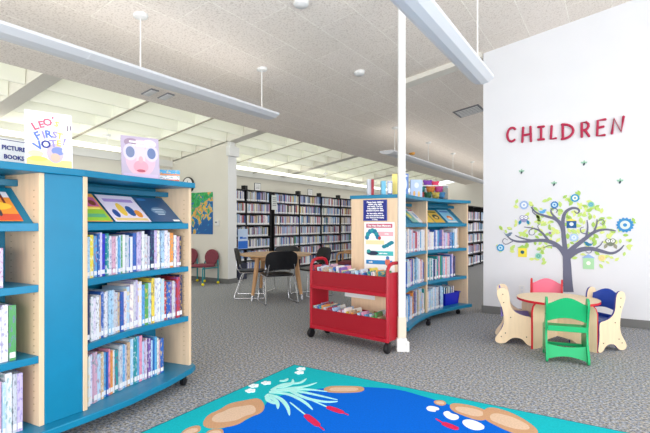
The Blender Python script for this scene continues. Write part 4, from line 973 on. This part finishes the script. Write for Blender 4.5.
for (px, py, c, c2) in ((524, 219, (150, 150, 190), (20, 130, 170)), (610.5, 242.5, (120, 130, 110), (150, 150, 130))):
    cx_, cz_ = W2(px, py); m = MB(DO); disc(m, cx_, cz_, .045, YW-.004, 0)
    for s in (-1, 1): disc(m, cx_+s*.026, cz_+.02, .03, YW-.0045, 0); disc(m, cx_+s*.024, cz_+.02, .02, YW-.005, 2); disc(m, cx_+s*.024, cz_+.02, .008, YW-.0055, 0)
    for s in (-1, 1): m.prism(leafp(cx_+s*.05, cz_-.045, s*-1.2+PI, .07), YW-.0045, YW, 1, fn=lambda u, v, w_: (u, w_, v))
    m.build('owl', [flat('owl_%d_%d_%d' % c, c), flat('owl_%d_%d_%d' % c2, c2), 'paper'], td)
for (px, py, w_, h_, c, c2, c3) in ((571.5, 224.5, .11, .09, (20, 90, 150), (236, 224, 90), (220, 230, 240)), (522.5, 252.5, .11, .12, (240, 222, 70), (150, 200, 90), (30, 90, 110)), (588.5, 263.5, .12, .14, (170, 218, 170), (150, 180, 226), (246, 246, 236))):
    cx_, cz_ = W2(px, py); m = MB(DO); m.prism([(cx_-w_/2, cz_-h_/2), (cx_+w_/2, cz_-h_/2), (cx_+w_/2, cz_+h_/2), (cx_-w_/2, cz_+h_/2)], YW-.004, YW, 0, fn=lambda u, v, q: (u, q, v))
    m.prism([(cx_-w_*.6, cz_+h_/2), (cx_+w_*.6, cz_+h_/2), (cx_, cz_+h_*.85)], YW-.005, YW, 1, fn=lambda u, v, q: (u, q, v)); disc(m, cx_, cz_+.005, .024, YW-.005, 2)
    m.build('birdhouse', [flat('bh_%d_%d_%d' % q, q) for q in (c, c2, c3)], td)
for k, (px, py, lb) in enumerate(((521.5, 172, 'leftmost, below letter H'), (554, 184, 'lowest, just above the tree'), (584, 163.5, 'highest, below letter R'), (620, 181.5, 'rightmost, below letter N'))):
    cx_, cz_ = W2(px, py); m = MB((cx_, YW, cz_)); 
    for a in (.5, 1.5, 2.6): m.prism(leafp(cx_+.022*math.cos(a), cz_+.022*math.sin(a), a, .042), YW-.002, YW, 0, fn=lambda u, v, q: (u, q, v))
    m.prism(leafp(cx_, cz_-.008, 1.2, .045), YW-.003, YW, 1, fn=lambda u, v, q: (u, q, v))
    o = m.build('insect_decal', [flat('wing', (150, 196, 170)), flat('bug', (50, 70, 80))], at=(cx_, YW, cz_)); tag(o, 'small green winged insect decal on white wall, %s' % lb, 'wall decal', 'insect decals')
p = on_y(522, 289.5, 6.598); ou = empty('wall_outlet', (p.x, 6.596, p.z)); tag(ou, 'white wall outlet behind the pink child\'s chair', 'outlet')
m = MB(); m.box((0, 0, 0), (.075, .008, .115)); m.build('plate', 'white', ou, bevel=.003); m = MB(); m.box((0, -.005, .025), (.03, .004, .03)); m.box((0, -.005, -.025), (.03, .004, .03)); m.build('sockets', 'fixture', ou)

# ---------------------------------------------------------------- rug
RX0, RX1, RY0, RY1 = -2.365, 1.2, .9, 3.245
def rugm(name, rgb): return mat(name, rgb, .95, spec=.1, noise=(90, .10), bump=.2)
rm = [rugm('rug_teal', (22, 176, 186)), rugm('rug_blue', (0, 98, 206)), rugm('rug_tan', (196, 152, 116)), rugm('rug_sand', (214, 184, 158)), rugm('rug_mint', (170, 232, 226)), rugm('rug_red', (206, 40, 84)), rugm('rug_white', (236, 244, 248)), rugm('rug_edge', (18, 110, 130))]
m = MB((RX0, RY0, 0)); m.box(((RX0+RX1)/2, (RY0+RY1)/2, .005), (RX1-RX0, RY1-RY0, .008), 7)
m.box(((RX0+RX1)/2, (RY0+RY1)/2, .0065), (RX1-RX0-.02, RY1-RY0-.02, .007), 0)
lay = [.0105]
def rshape(pts, mi, px=True, it=1):
    P = [tuple(on_floor(a, b)[:2]) for a, b in pts] if px else pts
    P = smooth_poly(P, it) if it else P; lay[0] += .00012; m.prism(P, .008, lay[0], mi)
rb = [tuple(on_floor(a, b)[:2]) for a, b in ((216, 432), (243, 424), (262, 412), (268, 402), (282, 396), (300, 396), (312, 391), (330, 389), (352, 388), (380, 389), (400, 391), (424, 398), (444, 404), (462, 412), (492, 418), (520, 428), (545, 437), (566, 446))]
rshape(rb+[(0.1, 2.3), (.3, 1.5), (-.3, 1.15), (-1.6, 1.15), (-2.0, 1.5), (-2.02, 1.75)], 1, False, 1)
Z5 = lambda L_: [(130+a/2.407, 350+b/2.407) for a, b in L_]
Z6 = lambda L_: [(380+a/2.407, 350+b/2.407) for a, b in L_]
def rock(P, inner=.72):
    rshape(P, 2, True, 2); cx_ = sum(p[0] for p in P)/len(P); cy__ = sum(p[1] for p in P)/len(P)
    rshape([(cx_+(a-cx_)*inner, cy__+(b-cy__)*inner*.8) for a, b in P], 3, True, 2)
rock(Z5([(172, 184), (186, 160), (215, 148), (238, 132), (280, 124), (312, 118), (326, 138), (318, 156), (286, 166), (262, 184), (222, 192), (190, 194)]))
rock(Z5([(120, 205), (140, 190), (168, 184), (172, 198), (150, 210), (125, 214)])); rock(Z5([(176, 212), (190, 196), (220, 192), (228, 204), (210, 218)]))
rock(Z5([(464, 98), (478, 90), (520, 90), (560, 91), (566, 100), (550, 106), (500, 107), (472, 105)]))
rock(Z6([(166, 136), (180, 131), (225, 138), (262, 152), (266, 168), (240, 176), (200, 162), (172, 150)])); rock(Z6([(246, 150), (266, 140), (310, 152), (350, 172), (385, 200), (372, 214), (320, 206), (270, 182), (250, 170)]))
rock(Z6([(128, 126), (150, 124), (162, 133), (150, 139), (132, 134)]))
for P in (Z6([(110, 143), (120, 138), (140, 142), (144, 148), (132, 149), (136, 153), (116, 151)]), Z6([(150, 155), (164, 150), (172, 158), (186, 160), (192, 168), (178, 174), (160, 168)]), Z6([(196, 176), (208, 171), (228, 174), (252, 186), (250, 196), (226, 198), (204, 188)])): rshape(P, 6, True, 2)
def blade(P, w_):
    Q = [on_floor(130+a/2.407, 350+b/2.407) for a, b in P]
    for _ in range(2):
        R = [Q[0]]
        for i in range(len(Q)-1): R += [Q[i]*.75+Q[i+1]*.25, Q[i]*.25+Q[i+1]*.75]
        Q = R+[Q[-1]]
    a_, b_ = [], []
    for i, p in enumerate(Q):
        t = Q[min(i+1, len(Q)-1)]-Q[max(i-1, 0)]; t.normalize(); nn = Vector((-t.y, t.x, 0)); ww = w_*math.sin(PI*(.15+.85*i/(len(Q)-1)))*.5+.001; a_.append(p+nn*ww); b_.append(p-nn*ww)
    lay[0] += .00012; m.prism([(p.x, p.y) for p in a_+b_[::-1]], .008, lay[0], 4)
for P in (((330, 110), (360, 118), (380, 140), (384, 162)), ((325, 115), (345, 120), (356, 132), (356, 146)), ((335, 106), (380, 108), (420, 128), (440, 148)), ((335, 104), (390, 100), (440, 110), (500, 124)), ((340, 102), (380, 96), (420, 92), (450, 82)),
          ((345, 100), (390, 98), (430, 98), (475, 104)), ((340, 100), (370, 84), (410, 84), (425, 72)), ((350, 94), (372, 92), (392, 84), (392, 74)), ((330, 112), (330, 124), (345, 132), (352, 134)), ((360, 78), (374, 78), (380, 72)), ((378, 98), (420, 120), (470, 130), (500, 128))): blade(P, .032)
def bar_shape(P0_, P1_, w_, mi):
    a, b = on_floor(*P0_), on_floor(*P1_); t = (b-a); L_ = t.length; t.normalize(); nn = Vector((-t.y, t.x, 0)); P = []
    for s, k in ((0, .3), (.1, .8), (.5, 1), (.9, .8), (1, .3)): P.append(a+t*L_*s+nn*w_/2*k)
    for s, k in ((1, .3), (.9, .8), (.5, 1), (.1, .8), (0, .3)): P.append(a+t*L_*s-nn*w_/2*k)
    lay[0] += .00012; m.prism([(p.x, p.y) for p in P], .008, lay[0], mi)
q5 = lambda a, b: (130+a/2.407, 350+b/2.407); q6 = lambda a, b: (380+a/2.407, 350+b/2.407)
bar_shape(q5(385, 130), q5(424, 162), .012, 4); bar_shape(q5(422, 160), q5(455, 188), .052, 5); bar_shape(q5(455, 188), q5(468, 198), .01, 5)
bar_shape(q5(430, 122), q5(476, 142), .012, 4); bar_shape(q5(474, 141), q5(514, 156), .052, 5); bar_shape(q5(514, 156), q5(526, 161), .01, 5)
bar_shape(q6(150, 180), q6(188, 196), .052, 5); bar_shape(q6(134, 170), q6(152, 181), .01, 5)
for (a, b) in ((298, 90), (328, 83), (290, 102), (412, 49), (408, 58)):
    c_ = on_floor(*q5(a, b))
    for k in range(5):
        an = k*2*PI/5; lay[0] += .00006; m.prism([(c_.x+.024*math.cos(an)+.016*math.cos(i*PI/5), c_.y+.024*math.sin(an)+.016*math.sin(i*PI/5)) for i in range(10)], .008, lay[0], 6)
o = m.build('rug', rm, at=(RX0, RY0, 0)); tag(o, 'pond patterned rug in blue and teal with stones and cattails', 'rug')
